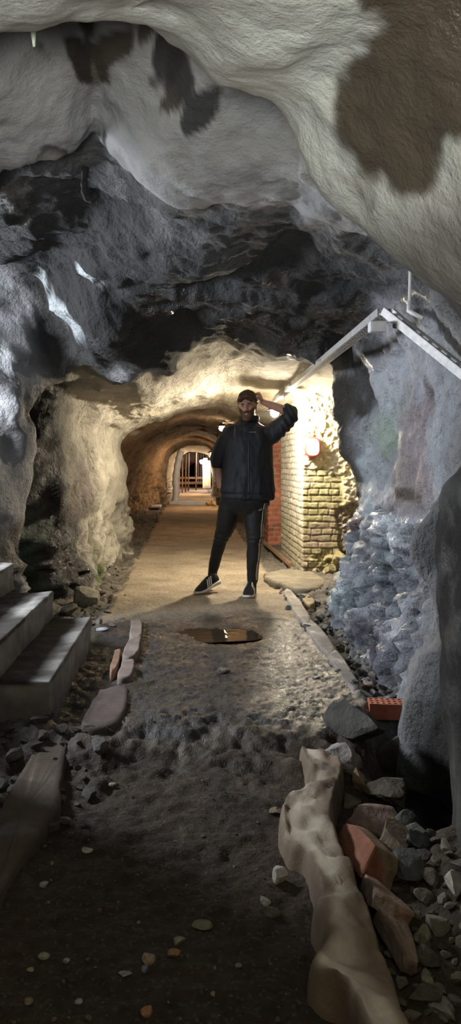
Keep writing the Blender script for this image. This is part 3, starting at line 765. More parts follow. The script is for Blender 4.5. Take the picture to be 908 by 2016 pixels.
# the cable that carries the bulbs, sagging from lamp to lamp
cp = [P(541, 797, 7.92)]
seq = [(541, 797, 7.92), (437, 833, 13.5), (419, 885, 20.5), (404.5, 897, 26), (398, 901, 30.3)]
bm = bmesh.new()
for a, b in zip(seq, seq[1:]):
    A, B = P(*a), P(*b); pts = []
    for k in range(13):
        t = k/12; q = A*(1-t)+B*t; q[2] -= .10*math.sin(PI*t)*(1 if a[2] > 8 else .3); pts.append(q)
    add_tube(bm, pts, .008, 6)
o = bm_obj('lamp_cable', bm, M_CABLE, smooth=True); tag(o, 'pale cable linking the bulbs along the tunnel roof', 'cable')

# bulkhead lamp on the pier
c = P(615, 880, 8.12); c[1] = 8.125
bl = thing('bulkhead_lamp', 'oval red rimmed bulkhead lamp fixed to the brick pillar', 'lamp', tuple(c))
def oval(bm, w, h, y0, y1, inner=None, n=40, e=3.0):
    def ring(k, y):
        return [bm.verts.new((k*w/2*math.copysign(abs(math.cos(a))**(2/e), math.cos(a)), y, k*h/2*math.copysign(abs(math.sin(a))**(2/e), math.sin(a)))) for a in np.linspace(0, 2*PI, n, endpoint=False)]
    rs = [ring(k, y) for k, y in inner]
    for a, b in zip(rs, rs[1:]):
        for j in range(n): bm.faces.new((a[j], a[(j+1) % n], b[(j+1) % n], b[j]))
    return rs
bm = bmesh.new(); rs = oval(bm, .165, .215, 0, 0, [(1, .04), (1, -.015), (.97, -.035), (.90, -.045), (.80, -.040), (.78, -.02)]); bm_obj('rim', bm, M_RED, bl, smooth=True)
bm = bmesh.new(); rs = oval(bm, .165, .215, 0, 0, [(.80, -.025), (.78, -.05), (.66, -.068), (.45, -.078), (.2, -.082)]); bm.faces.new(rs[-1])
bm_obj('lens', bm, emit('bulkhead glow', (1, .90, .74), BULK_W), bl, smooth=True)
bm = bmesh.new(); add_box(bm, (0, -.05, 0), (.14, .05, .006)); bm_obj('guard_bar', bm, M_RED, bl)

# perforated cable tray: runs from the pier along the roof, then turns down to the right
M_SLOT = None
def tray(name, A, B, label, w=.066, h=.036, down=(0, 0, -1)):
    A, B = Vector(A), Vector(B); L = (B-A).length; x = (B-A).normalized()
    y = Vector((0, 0, 1)).cross(x).normalized(); z = x.cross(y).normalized()
    t = thing(name, label, 'cable tray', A)
    t.rotation_euler = Matrix((x, y, z)).transposed().to_euler()
    for s in (-1, 1):
        bm = bmesh.new(); add_box(bm, (L/2, s*w/2, h/2), (L, .004, h)); add_box(bm, (L/2, s*(w/2-.006), h), (L, .014, .004))
        bm_obj('side_rail', bm, M_GALV, t)
    bm = bmesh.new()
    for s in (-1, 0, 1): add_box(bm, (L/2, s*(w/2-.009), 0), (L, .016 if s else .010, .003))
    n = int(L/.06)
    for k in range(n+1): add_box(bm, (k*L/n, 0, 0), (.022, w, .003))
    bm_obj('perforated_base', bm, M_GALV, t)
    for k in range(1, 4):
        bm = bmesh.new(); add_box(bm, (L*k/4, w/2+.006, h/2), (.09, .006, h*.7), bevel=.002); 
        for q in (-.025, .025): add_lathe(bm, [(.007, w/2+.006), (.007, w/2+.015)], (L*k/4+q, 0, h/2), 8, 'Y')
        bm_obj('splice_plate', bm, M_GALV, t)
    return t
TA, TC, TB = P(517, 811, 10.7), P(757, 622, 3.7), P(935, 762, 3.25)
tray('cable_tray', TC, TA, 'long perforated steel cable tray running back from the bend to the pillar')
tray('cable_tray', TC+np.array([.0, -.02, .0]), TB, 'short cable tray sloping down to the right edge from the bend')
# lamp housing at the bend
c = P(742, 644, 3.62)
jb = thing('junction_box', 'small white box under the bend of the cable tray', 'box', tuple(c))
bm = bmesh.new(); add_box(bm, (0, 0, 0), (.075, .06, .052), bevel=.010); bm_obj('housing', bm, M_WHITEP, jb)
bm = bmesh.new(); add_lathe(bm, [(.010, .03), (.012, .034), (.012, .05)], (.04, -.03, 0), 12, 'X'); bm_obj('cable_gland', bm, M_DARKP, jb)
# threaded rods and a wire holding the tray, hanging lamp bracket
def rod(name, A, B, r, m, label, cat, group=None):
    bm = bmesh.new(); add_tube(bm, [A, (np.array(A)+np.array(B))/2, B], r, 8); o = bm_obj(name, bm, m, smooth=True); tag(o, label, cat, group); return o
rod('hanger_rod', P(559, 745, 7.6), P(560, 792, 7.6), .004, M_GALV, 'thin wire hanger above the far end of the cable tray', 'hanger')
q = [P(809, 485, 3.0), P(808, 520, 3.0), P(806, 606, 3.0)]
hb = thing('hanging_bracket', 'white L shaped rod hanging from the roof above the cable tray', 'bracket', tuple(q[0]))
def rel(p): return np.array(p)-np.array(hb.location)
bm = bmesh.new(); add_tube(bm, [rel(x) for x in q], .0055, 10); bm_obj('rod', bm, M_WHITEP, hb, smooth=True)
bm = bmesh.new(); add_tube(bm, [rel(P(806, 592, 3.0)), rel(P(805, 612, 3.0)), rel(P(812, 616, 2.98)), rel(P(833, 627, 2.96))], .009, 10); bm_obj('foot', bm, M_WHITEP, hb, smooth=True)
bm = bmesh.new(); add_box(bm, rel(P(799, 497, 3.0)), (.05, .03, .014), bevel=.003); bm_obj('ceiling_plate', bm, M_WHITEP, hb)
# iron hook and a pale lime drip on the roof
hk = catmull([P(168, 330, 3.45), P(166, 358, 3.45), P(166, 372, 3.45), P(169, 386, 3.45), P(177, 394, 3.45), P(186, 391, 3.45), P(190, 380, 3.45)], 6)
bm = bmesh.new(); add_tube(bm, hk, [.015+.002*math.sin(k) for k in range(len(hk))], 10); o = bm_obj('roof_hook', bm, M_BLACKM, smooth=True); tag(o, 'black iron hook stuck into the pale roof', 'hook')
bm = bmesh.new(); add_tube(bm, [P(64, 30, 1.86), P(64, 50, 1.86), P(66, 72, 1.86), P(67, 92, 1.86)], [.012, .008, .006, .003], 10)
o = bm_obj('stalactite', bm, simple('lime drip', (.55, .62, .48), .35, .1, 30), smooth=True); tag(o, 'pale greenish lime drip hanging at the top left', 'stalactite')

# ------------------------------------------------------------------ far chamber
M_WOOD = simple('old timber', (.20, .12, .07), .8, .3, 12, .4, 40)
M_PALE = simple('blue white limewash', (.46, .53, .66), .8, .12, 10, .4, 25)
def prop(px, y0, y1, Y, r, lab):
    A, B = P(px, y1, Y), P(px+.6, y0, Y); A[2] = ground(A[0], min(Y, 42))
    bm = bmesh.new(); add_tube(bm, [A, A*.7+B*.3, A*.4+B*.6, B], [r, r*.96, r*1.02, r*.95], 10)
    o = bm_obj('timber_prop', bm, M_WOOD, smooth=True); tag(o, lab, 'post', 'timber props in the far chamber')
for i, (px, y0, y1, Y, r, w) in enumerate([(353, 905, 962, 31.5, .03, 'first timber prop from the left in the far chamber'), (359, 899, 962, 32, .032, 'second timber prop from the left in the far chamber'), (365.5, 893, 960, 33, .036, 'third timber prop from the left in the far chamber'),
        (371, 892, 955, 34, .036, 'fourth timber prop from the left in the far chamber'), (386, 891, 948, 35, .036, 'timber prop beside the dark grating in the far chamber')]):
    prop(px, y0, y1, Y, r, w)
for i, (xa, xb, y, Y, h, w) in enumerate([(350, 405, 941, 35.5, .18, 'upper wooden plank lying across the far chamber'), (350, 400, 951, 33, .20, 'lower wooden plank lying across the far chamber')]):
    A, B = P(xa, y, Y), P(xb, y, Y); bm = bmesh.new(); add_box(bm, (A+B)/2, (B[0]-A[0], .3, h*.5), bevel=.01); o = bm_obj('plank', bm, M_WOOD); tag(o, w, 'plank', 'planks in the far chamber')
c = P(398, 922, 38); gt = thing('iron_grating', 'dark barred grating on the back wall of the far chamber', 'grating', tuple(c))
bm = bmesh.new(); add_box(bm, (0, .1, 0), (.72, .06, 1.5)); bm_obj('frame', bm, M_BLACKM, gt)
for k in range(6):
    bm = bmesh.new(); add_tube(bm, [(-.3+.12*k, .03, -.72), (-.3+.12*k, .03, 0), (-.3+.12*k, .03, .72)], .018, 6); bm_obj('bar', bm, M_WOOD, gt)
c = P(407, 934, 30.6); dr = thing('white_door', 'white panel door standing open beside the far bulbs', 'door', tuple(c), rz=.35)
bm = bmesh.new(); add_box(bm, (0, 0, 0), (.34, .05, 1.10), bevel=.008); bm_obj('leaf', bm, M_WHITEP, dr)
for z in (-.27, .27):
    bm = bmesh.new(); add_box(bm, (0, -.03, z), (.22, .014, .40), bevel=.004); bm_obj('panel', bm, M_WHITEP, dr)
# whitewashed leaning post and sill of the cross wall
pts = catmull([P(345, 991, 22.5), P(347, 965, 22.5), P(346, 945, 22.5), P(349, 920, 22.5), P(353, 900, 22.5), P(357, 888, 22.5)], 5)
bm = bmesh.new(); add_tube(bm, pts, [(.10+.012*math.sin(k*1.7), .12) for k in range(len(pts))], 14); o = bm_obj('whitewashed_post', bm, M_PALE, smooth=True); tag(o, 'leaning blue white post at the left of the far opening', 'post')
A, B = P(334, 985, 22.6), P(428, 985, 22.6)
bm = bmesh.new(); add_box(bm, ((A[0]+B[0])/2, 22.6, .03), (B[0]-A[0], .5, .14), bevel=.02); o = bm_obj('door_sill', bm, M_PALE); tag(o, 'pale sill lying across the path below the far opening', 'sill')
bm = bmesh.new(); add_box(bm, (G(290, 1000)[0], G(290, 1000)[1], .045), (.75, 1.0, .05), bevel=.01); o = bm_obj('flat_slab', bm, M_PALE); tag(o, 'pale flat slab on the rubble left of the far path', 'slab')
for i, (px, py, w) in enumerate([(408, 979, .18), (414, 972, .2), (421, 980, .2)]):
    p = P(px, py, 21.6); o = rock('yellow_stone', (p[0], 21.5+.22*(i == 1), .07+.03*(i == 1)), (w*.8, .2, .2), (.5, .38, .2), 70+i); tag(o, ['leftmost','topmost','rightmost'][i]+' yellow stone of the three heaped by the far path', 'stone', 'yellow stones by the far path')

# ------------------------------------------------------------------ kerbs, slab, plank, puddle, water
def slab_mesh(outline, z0, z1, seed, wob=.01, sub=6):
    """a low block with a ragged outline (xy), from z0 to z1"""
    o = catmull(np.vstack([outline, outline[:1]]), sub)[:-1]
    n = len(o); pv = np.column_stack([o, np.zeros(n)]); c = o.mean(0)
    dirn = o-c; dirn /= np.linalg.norm(dirn, axis=1, keepdims=True)
    o = o+dirn*(wob*fbm(pv*14, 3, seed))[:, None]
    vs, fs = [], []
    prof = [(1.0, z0), (1.01, z0+(z1-z0)*.5), (.985, z0+(z1-z0)*.88), (.93, z1), (.75, z1), (.5, z1), (.25, z1), (.02, z1)]
    for k, z in prof:
        for p in o:
            q = c+(p-c)*k
            vs.append((q[0], q[1], z+(.4*wob*float(fbm(np.array([[q[0]*9, q[1]*9, seed]]), 3, seed)[0]) if z > z0 else 0)))
    for r in range(len(prof)-1):
        for j in range(n): fs.append((r*n+j, r*n+(j+1) % n, (r+1)*n+(j+1) % n, (r+1)*n+j))
    fs.append(tuple(range(n))[::-1]); fs.append(tuple((len(prof)-1)*n+j for j in range(n)))
    return np.array(vs), fs
def slab(name, px, z0, z1, col, seed, label, cat, group=None, wob=.01, dark=None, wet=.2, zg=0.0):
    out = np.array([G(x, y, zg)[:2] for x, y in px])
    v, f = slab_mesh(out, z0, z1, seed, wob)
    c = np.array(col)*(1+.3*fbm(v*6, 4, seed+1))[:, None]*np.ones((len(v), 3))
    if dark is not None:
        m = sstep(.0, .5, fbm(v*5, 3, seed+5))[:, None]*.8; c = c*(1-m)+np.array(dark)*m
    c = np.concatenate([np.clip(c, .01, .8), np.full((len(v), 1), wet)], -1)
    o = mesh_obj(name, v, f, M_CONC, cols=c); tag(o, label, cat, group); return o
GK = 'kerb pieces on the right of the path'
slab('kerb_stone', [(556,1168),(572,1166),(612,1222),(592,1226)], -.08, .028, (.30,.27,.23), 501, 'kerb piece on the right nearest the broken slab', 'kerb', GK)
slab('kerb_stone', [(594,1230),(616,1226),(660,1280),(640,1290)], -.08, .022, (.24,.22,.2), 502, 'middle kerb piece along the gutter on the right', 'kerb', GK)
slab('kerb_stone', [(644,1294),(664,1285),(706,1350),(690,1362)], -.08, .018, (.20,.185,.17), 503, 'nearest kerb piece on the right, ending at the brick', 'kerb', GK)
GL = 'broken kerb pieces on the left'
slab('kerb_fragment', [(258,1232),(278,1230),(278,1262),(256,1268)], -.05, .045, (.25,.20,.17), 511, 'farthest piece of the broken kerb left of the puddle', 'kerb', GL)
slab('kerb_fragment', [(254,1272),(278,1266),(266,1306),(240,1308)], -.05, .05, (.24,.19,.165), 512, 'middle piece of the broken kerb left of the puddle', 'kerb', GL)
slab('kerb_fragment', [(240,1312),(264,1311),(258,1342),(232,1346)], -.05, .04, (.22,.17,.15), 513, 'nearest raised piece of the broken kerb left of the puddle', 'kerb', GL)
slab('kerb_fragment', [(226,1290),(238,1288),(228,1326),(216,1328)], -.05, .03, (.25,.15,.10), 514, 'thin reddish sliver beside the broken left kerb', 'kerb', GL)
slab('kerb_fragment', [(196,1360),(252,1352),(232,1425),(158,1432)], -.08, .012, (.10,.075,.065), 515, 'flat dark kerb piece sunk in the ground before the steps', 'kerb', GL)
slab('mud_kerb', [(92,1440),(136,1438),(128,1500),(112,1580),(70,1650),(10,1745),(-60,1860),(-150,1860),(-60,1680),(20,1560)], -.22, -.045, (.085,.062,.045), 520, 'long dark kerb edge along the left of the near mud', 'kerb', wob=.02, zg=-.06)
slab('concrete_slab', [(520,1138),(560,1130),(610,1134),(640,1150),(628,1166),(590,1172),(560,1163),(530,1152)], -.03, .055, (.20,.175,.13), 521, 'broken concrete slab at the foot of the pillar', 'slab', wob=.02)
slab('mortar_scrap', [(588,1172),(602,1170),(620,1186),(606,1193)], -.05, .015, (.33,.26,.16), 523, 'sandy scrap of mortar in front of the broken slab', 'mortar', wob=.01)
A, B = G(520, 1072), G(573, 1118)
bm = bmesh.new(); add_tube(bm, [np.array([A[0], A[1], .03]), np.array([(A[0]+B[0])/2, (A[1]+B[1])/2, .035]), np.array([B[0], B[1], .03])], [(.035, .03)]*3, 6); o = bm_obj('floor_plank', bm, M_WOOD); tag(o, 'narrow wooden plank lying along the foot of the pillar', 'plank')

# long pale kerb in the foreground
left = [(588,1508),(600,1540),(607,1575),(590,1606),(556,1616),(547,1655),(566,1695),(596,1716),(612,1760),(622,1800),(611,1835),(626,1868),(634,1900),(604,1940),(618,1968),(660,1990),(690,2030),(760,2160)]
right = [(640,1500),(676,1519),(674,1556),(664,1594),(660,1625),(668,1664),(684,1702),(700,1748),(715,1790),(732,1836),(748,1874),(762,1912),(778,1948),(790,1980),(802,2020),(818,2070),(840,2140),(880,2240)]
Lw = catmull([G(x, y, -.08)[:2] for x, y in left], 7); Rw = catmull([G(x, y, -.04)[:2] for x, y in right], 7)
n = len(Lw); m = 30; vs = np.zeros((n, m, 3))
for j in range(m):
    t = j/(m-1); tt = .5-.5*math.cos(PI*t)
    vs[:, j, :2] = Lw*(1-tt)+Rw*tt
tt = np.linspace(0, 1, m)[None, :]; pv = vs.copy()
prof = np.sin(PI/2*np.clip(np.minimum(tt/.26, (1-tt)/.22), 0, 1))**.6
vs[..., 2] = -.20+(.215+.012*fbm(pv*6, 3, 531))*prof+.018*fbm(pv*11, 3, 532)*prof+.006*fbm(pv*40, 3, 533)
holl = sstep(.1, .6, fbm(pv*np.array([8, 5, 1]), 3, 534))*(1-sstep(.2, .45, tt))
vs[..., 2] -= .02*holl*prof
cc = np.array((.50, .435, .345))*(1+.25*fbm(pv*9, 4, 535))[..., None]
edge = np.clip(sstep(.48, .72, tt+.16*fbm(pv*5, 3, 536))+(1-sstep(.2, .36, tt+.2*fbm(pv*7, 3, 537)))+.8*holl, 0, 1)[..., None]*.88
cc = cc*(1-edge)+np.array((.17, .12, .075))*edge
mud = sstep(.25, .5, fbm(pv*np.array([6, 3.5, 1])+3, 3, 538))[..., None]*.5*(pv[..., 1:2] > 2.6); cc = cc*(1-mud)+np.array((.11, .08, .06))*mud
ca = np.concatenate([np.clip(cc, .01, .8), np.full((n, m, 1), .1)], -1).reshape(-1, 4)
idx = np.arange(n*m).reshape(n, m)
f = np.stack([idx[:-1, :-1], idx[:-1, 1:], idx[1:, 1:], idx[1:, :-1]], -1).reshape(-1, 4).tolist()
vv = vs.reshape(-1, 3)
f.append([int(i) for i in idx[0]]); f.append([int(i) for i in idx[-1][::-1]])
f.append([int(i) for i in idx[:, 0]]+[int(i) for i in idx[::-1, -1]])
o = mesh_obj('pale_kerb', vv, f, M_CONC, cols=ca); tag(o, 'long weathered pale concrete kerb in the foreground mud', 'kerb')

# puddle and gutter water
def water(name, pts, z, m, label, cat):
    out = catmull(np.vstack([pts, pts[:1]]), 8)[:-1]; c = out.mean(0)
    out = c+(out-c)*(1+.10*fbm(np.column_stack([out*7, np.zeros(len(out))]), 3, 77))[:, None]
    vs = [(*c, z)]; fs = []
    n = len(out)
    for k in (.5, 1.0):
        for p in out: q = c+(p-c)*k; vs.append((q[0], q[1], z))
    for j in range(n):
        fs.append((0, 1+j, 1+(j+1) % n)); fs.append((1+j, 1+n+j, 1+n+(j+1) % n, 1+(j+1) % n))
    o = mesh_obj(name, vs, fs, m); tag(o, label, cat); return o
def watermat(name, col, rough, bump, sc):
    m, nt, N, L, b = mat(name); b.inputs['Base Color'].default_value = (*col, 1); b.inputs['Roughness'].default_value = rough
    b.inputs['IOR'].default_value = 1.33; b.inputs['Specular IOR Level'].default_value = .7
    tc = N.new('ShaderNodeTexCoord'); n = N.new('ShaderNodeTexNoise'); n.inputs['Scale'].default_value = sc; n.inputs['Detail'].default_value = 3
    L.new(tc.outputs['Object'], n.inputs['Vector']); bp = N.new('ShaderNodeBump'); bp.inputs['Strength'].default_value = bump; bp.inputs['Distance'].default_value = .01
    L.new(n.outputs['Fac'], bp.inputs['Height']); L.new(bp.outputs[0], b.inputs['Normal'])
    return m
zp = ground(pc[0], pc[1])+.012
pp = np.array([G(x, y, zp)[:2] for x, y in [(350,1244),(372,1236),(420,1232),(470,1236),(512,1243),(520,1255),(480,1263),(430,1265),(385,1262),(358,1256)]])
water('puddle', pp, zp, watermat('puddle water', (.05, .035, .022), .03, .12, 16), 'shallow puddle on the path in front of the man', 'puddle')
pw = np.array([(.86, 2.72), (1.05, 2.7), (1.12, 3.0), (1.08, 3.5), (1.0, 3.62), (.86, 3.3)])
water('gutter_water', pw, -.285, watermat('gutter water', (.012, .012, .012), .06, .5, 22), 'black rippling water in the gutter under the right wall', 'water')

# ------------------------------------------------------------------ hollow red brick
p = onground(760, 1410, -.05)
hb2 = thing('hollow_brick', 'orange red hollow brick lying at the end of the right kerb', 'brick', (p[0], p[1], ground(p[0], p[1])-.002), rz=-.12)
bm = bmesh.new()
W_, D_, H_ = .165, .10, .075
gx = [-W_/2]; gy = [-D_/2]
for k in range(6):
    x = -W_/2+W_*(k+.5)/6; gx += [x-.007, x+.007]
for k in range(3):
    y = -D_/2+D_*(k+.5)/3; gy += [y-.008, y+.008]
gx.append(W_/2); gy.append(D_/2)
def hole(i, j): return i % 2 == 1 and j % 2 == 1
vt = [[bm.verts.new((x, y, H_)) for y in gy] for x in gx]; vb = [[bm.verts.new((x, y, H_-.05)) for y in gy] for x in gx]
for i in range(len(gx)-1):
    for j in range(len(gy)-1):
        if hole(i, j):
            q = [(i, j), (i+1, j), (i+1, j+1), (i, j+1)]
            for a, b in zip(q, q[1:]+q[:1]): bm.faces.new((vt[a[0]][a[1]], vt[b[0]][b[1]], vb[b[0]][b[1]], vb[a[0]][a[1]]))
            bm.faces.new([vb[a][b] for a, b in q])
        else: bm.faces.new((vt[i][j], vt[i+1][j], vt[i+1][j+1], vt[i][j+1]))
lo = {}
def low(i, j):
    if (i, j) not in lo: lo[(i, j)] = bm.verts.new((gx[i], gy[j], 0))
    return lo[(i, j)]
ni, nj = len(gx)-1, len(gy)-1
per = [(i, 0) for i in range(ni)]+[(ni, j) for j in range(nj)]+[(i, nj) for i in range(ni, 0, -1)]+[(0, j) for j in range(nj, 0, -1)]
for a, b in zip(per, per[1:]+per[:1]): bm.faces.new((low(*a), low(*b), vt[b[0]][b[1]], vt[a[0]][a[1]]))
bm.faces.new([low(*a) for a in per][::-1])
for v in [v for v in bm.verts if not v.link_faces]: bm.verts.remove(v)
bm_obj('brick_body', bm, simple('terracotta', (.40, .12, .07), .8, .25, 25, .3, 80, dist=.003), hb2)

# ------------------------------------------------------------------ loose rocks: px of the foot, width and height in px
def stone(name, px, py, w, h, col, seed, label, rz=0, tilt=(0, 0), depth=None, cuts=12, rough=.06, col2=None, sink=.2, wet=.1, group=None, cat='stone'):
    p = onground(px, py, -.1); s = p[1]/FPX
    W, H = w*s, h*s*.95; D = depth or (W+H)/2
    z = ground(p[0], p[1])
    o = rock(name, (p[0], p[1]+D*.35, z+H*(.5-sink)), (W, D, H), col, seed, rz, tilt, wet, cuts, rough, 3, col2)
    tag(o, label, cat, group); return o
PK = (.26, .19, .165); TN = (.30, .235, .16); GR = (.16, .155, .145); WH = (.48, .45, .40)
stone('pitted_stone', 675, 1522, 92, 74, (.27, .25, .23), 601, 'pale pitted stone at the far end of the foreground kerb', rough=.10, depth=.16)
stone('upright_stone', 711, 1562, 30, 66, (.27, .20, .12), 602, 'upright yellowish stone right of the pitted stone', depth=.07)
stone('angular_stone', 690, 1592, 46, 32, (.14, .115, .09), 603, 'small dark stone between the kerb and the pinkish boulder', depth=.07)
stone('pinkish_boulder', 744, 1642, 112, 62, PK, 604, 'pinkish grey boulder lying behind the red block', rz=-.3, depth=.15)
def block(name, px, py, size, yaw, tilt, col, col2, seed, label, taper=(.8, .8), lift=.5):
    """an angular broken block: a tapered, chipped box"""
    bm = bmesh.new(); add_box(bm, (0, 0, 0), (1, 1, 1), bevel=.06)
    bmesh.ops.subdivide_edges(bm, edges=list(bm.edges), cuts=5, use_grid_fill=True)
    v = np.array([tuple(q.co) for q in bm.verts]); f = [[q.index for q in fc.verts] for fc in bm.faces]; bm.free()
    t = sstep(-.5, .5, v[:, 1]); rnd = random.Random(seed)
    v[:, 0] *= 1-(1-taper[0])*t; v[:, 2] *= 1-(1-taper[1])*t
    for _ in range(5):
        nn = np.array([rnd.gauss(0, 1), rnd.gauss(0, 1.4), rnd.gauss(0, 1)]); nn /= np.linalg.norm(nn)
        dd = v@nn; v = v-np.maximum(dd-rnd.uniform(.42, .58), 0)[:, None]*nn
    v = v*(1+.05*fbm(v*3+seed, 3, seed % 70)[:, None]); vs = v*np.array(size)
    m = sstep(-.05, .05, v[:, 0]*.9+v[:, 2]*.7+.10*fbm(v*4, 2, 5))[:, None]
    c = (np.array(col)*(1-m)+np.array(col2)*m)*(1+.3*fbm(v*6+seed, 4, seed % 60))[:, None]
    c = np.concatenate([np.clip(c, .01, .8), np.full((len(v), 1), .15)], -1)
    o = mesh_obj(name, vs, f, M_STONE, cols=c); md = o.modifiers.new('edges', 'EDGE_SPLIT'); md.split_angle = math.radians(30)
    p = onground(px, py, -.1); o.location = (p[0], p[1], ground(p[0], p[1])+size[2]*lift); o.rotation_euler = (tilt[0], tilt[1], yaw)
    tag(o, label, 'stone'); return o
block('red_block', 722, 1712, (.105, .27, .105), .06, (-.10, .55), (.24, .095, .055), (.24, .175, .11), 605, 'rust red angular block leaning on the foreground kerb', (.85, .8), .55)
block('leaning_slab', 752, 1805, (.10, .20, .055), .02, (-.15, .45), (.20, .14, .105), (.27, .18, .12), 606, 'pinkish brown slab leaning in front of the red block', (.55, .8), .9)
block('long_shard', 786, 1872, (.05, .19, .05), .12, (.10, .3), (.17, .125, .095), (.25, .18, .13), 607, 'long narrow shard below the pinkish brown slab', (1.4, 1.0), .6)
stone('brown_boulder', 792, 1704, 72, 74, (.15, .115, .08), 608, 'brown boulder between the red block and the black water', depth=.2)
stone('mossy_boulder', 712, 1470, 132, 92, (.085, .085, .075), 609, 'large dark boulder below the orange red brick', depth=.28, rough=.08)
stone('dark_boulder', 776, 1522, 110, 84, (.07, .066, .06), 610, 'dark boulder at the edge of the black water', depth=.25, rough=.08)
stone('olive_boulder', 770, 1590, 92, 64, (.09, .08, .055), 611, 'olive brown boulder behind the pinkish boulder', depth=.2, rough=.08)
stone('grey_boulder', 826, 1682, 62, 60, (.075, .08, .08), 612, 'bluish grey crumbly boulder beside the black water', depth=.14, rough=.14)
stone('grey_boulder', 812, 1745, 66, 66, (.08, .085, .085), 613, 'crumbly grey boulder nearer than its bluish neighbour', depth=.15, rough=.14)
stone('grey_boulder', 800, 1640, 50, 44, (.07, .075, .07), 614, 'smallest crumbly grey boulder at the water\'s edge', depth=.12, rough=.14)
stone('white_stone', 906, 1772, 44, 60, (.42, .39, .34), 615, 'rounded white stone cut by the right edge', depth=.08)
stone('green_stone', 838, 1862, 38, 44, (.22, .22, .14), 616, 'greenish stone right of the long shard', depth=.07)
stone('pale_stone', 850, 1945, 34, 34, (.24, .22, .15), 617, 'greenish pale stone low on the right', depth=.06)
stone('flat_stone', 880, 2010, 60, 22, (.24, .24, .2), 618, 'flat pale stone in the bottom right corner', depth=.1)
stone('block_stone', 553, 1742, 32, 40, WH, 619, 'white cube shaped stone left of the foreground kerb', cuts=7, depth=.05, rough=.02)
stone('white_shard', 525, 1784, 24, 20, (.46, .44, .4), 620, 'white shard below the cube shaped stone')
stone('flat_chip', 546, 1606, 30, 16, (.26, .20, .13), 621, 'beige chip left of the kerb bulge')
stone('grey_flat_stone', 533, 1810, 44, 30, (.13, .12, .09), 622, 'flat grey stone half sunk below the white shard', sink=.35)
for i, (x, y, w, h, c, l) in enumerate([
    (172, 1679, 24, 14, WH, 'white oval pebble on the left of the near mud'), (87, 1748, 22, 12, (.4,.4,.33), 'pale oval pebble nearest the left kerb edge'), (221, 1550, 20, 10, (.3,.25,.18), 'flat tan pebble on the upper left mud'),
    (292, 1900, 28, 26, (.33,.25,.16), 'tan round cobble at the bottom centre'), (352, 1862, 30, 16, (.26,.23,.16), 'olive pebble above the orange one at the bottom'), (345, 1888, 32, 20, (.30,.18,.08), 'orange brown pebble right of the tan cobble'),
    (245, 1926, 30, 11, (.3,.3,.28), 'thin grey flat pebble left of the tan cobble'), (286, 1915, 18, 16, (.2,.22,.24), 'bluish pebble touching the tan cobble'), (398, 1834, 44, 18, (.2,.19,.13), 'long olive stone at the bottom centre right'),
    (85, 1890, 24, 14, (.3,.28,.2), 'outlined pale pebble at the bottom left'), (58, 1915, 16, 10, (.33,.27,.14), 'yellowish pebble at the bottom left'), (155, 1978, 18, 12, (.3,.33,.33), 'grey blue pebble near the bottom edge'),
    (288, 2003, 26, 26, (.34,.17,.09), 'rusty orange stone at the bottom edge'), (54, 1978, 22, 12, (.2,.17,.1), 'brown flat pebble in the bottom left corner'), (130, 1900, 16, 14, (.35,.35,.33), 'pale pebble cluster stone at lower left'),
    (470, 1908, 14, 14, (.2,.21,.22), 'slate grey pebble at the lower right of the mud'), (418, 1962, 12, 12, (.33,.26,.17), 'small tan pebble low on the mud right of centre'), (100, 1705, 12, 12, (.24,.18,.1), 'brown pebble above the pale oval pebble')]):
    stone('pebble', x, y, w, h, c, 640+i, l, depth=None, cuts=5, rough=.03, sink=.25, group='larger pebbles in the near mud')
stone('path_stone', 437, 1328, 34, 16, (.17, .15, .11), 670, 'single olive stone on the wet path below the puddle')
stone('path_chip', 624, 1337, 16, 7, (.5, .48, .44), 671, 'white chip near the right kerb')
stone('slate_block', 697, 1344, 34, 28, (.10, .10, .12), 672, 'dark bluish slate block at the nearest right kerb piece', cuts=7)
stone('pink_stone', 724, 1358, 26, 20, (.25, .18, .15), 673, 'pinkish stone right of the slate block')
stone('gutter_stone', 737, 1374, 20, 26, (.22, .23, .24), 674, 'pale grey stone just behind the orange red brick')
stone('blue_rock', 682, 1152, 50, 34, (.24, .27, .28), 675, 'blue grey rock at the lower corner of the right wall', depth=.22, rough=.08)
stone('white_scrap', 196, 1242, 34, 8, (.45, .47, .5), 676, 'flat bluish white scrap beside the lowest step', cuts=5) 
for i, (x, y, w, h, c, l) in enumerate([(160, 1195, 66, 60, (.26,.24,.18), 'large pale boulder at the foot of the left wall'), (212, 1112, 34, 40, (.2,.19,.15), 'dark boulder under the cream arch'), (232, 1085, 32, 26, (.3,.27,.2), 'small pale boulder under the cream arch'),
    (66, 1152, 56, 64, (.13,.10,.075), 'brown boulder behind the upper step'), (30, 1120, 40, 50, (.09,.08,.07), 'dark boulder behind the top step'), (94, 1160, 36, 36, (.15,.125,.1), 'small brown boulder at the end of the middle step'),
    (128, 1215, 44, 30, (.12,.11,.09), 'low dark stone at the end of the lowest step'), (226, 1102, 24, 20, (.24,.22,.17), 'grey stone beside the dark arch boulder')]):
    stone('wall_boulder', x, y, w, h, c, 680+i, l, depth=.3 if w > 50 else .2, rough=.09, group='boulders along the left wall foot')

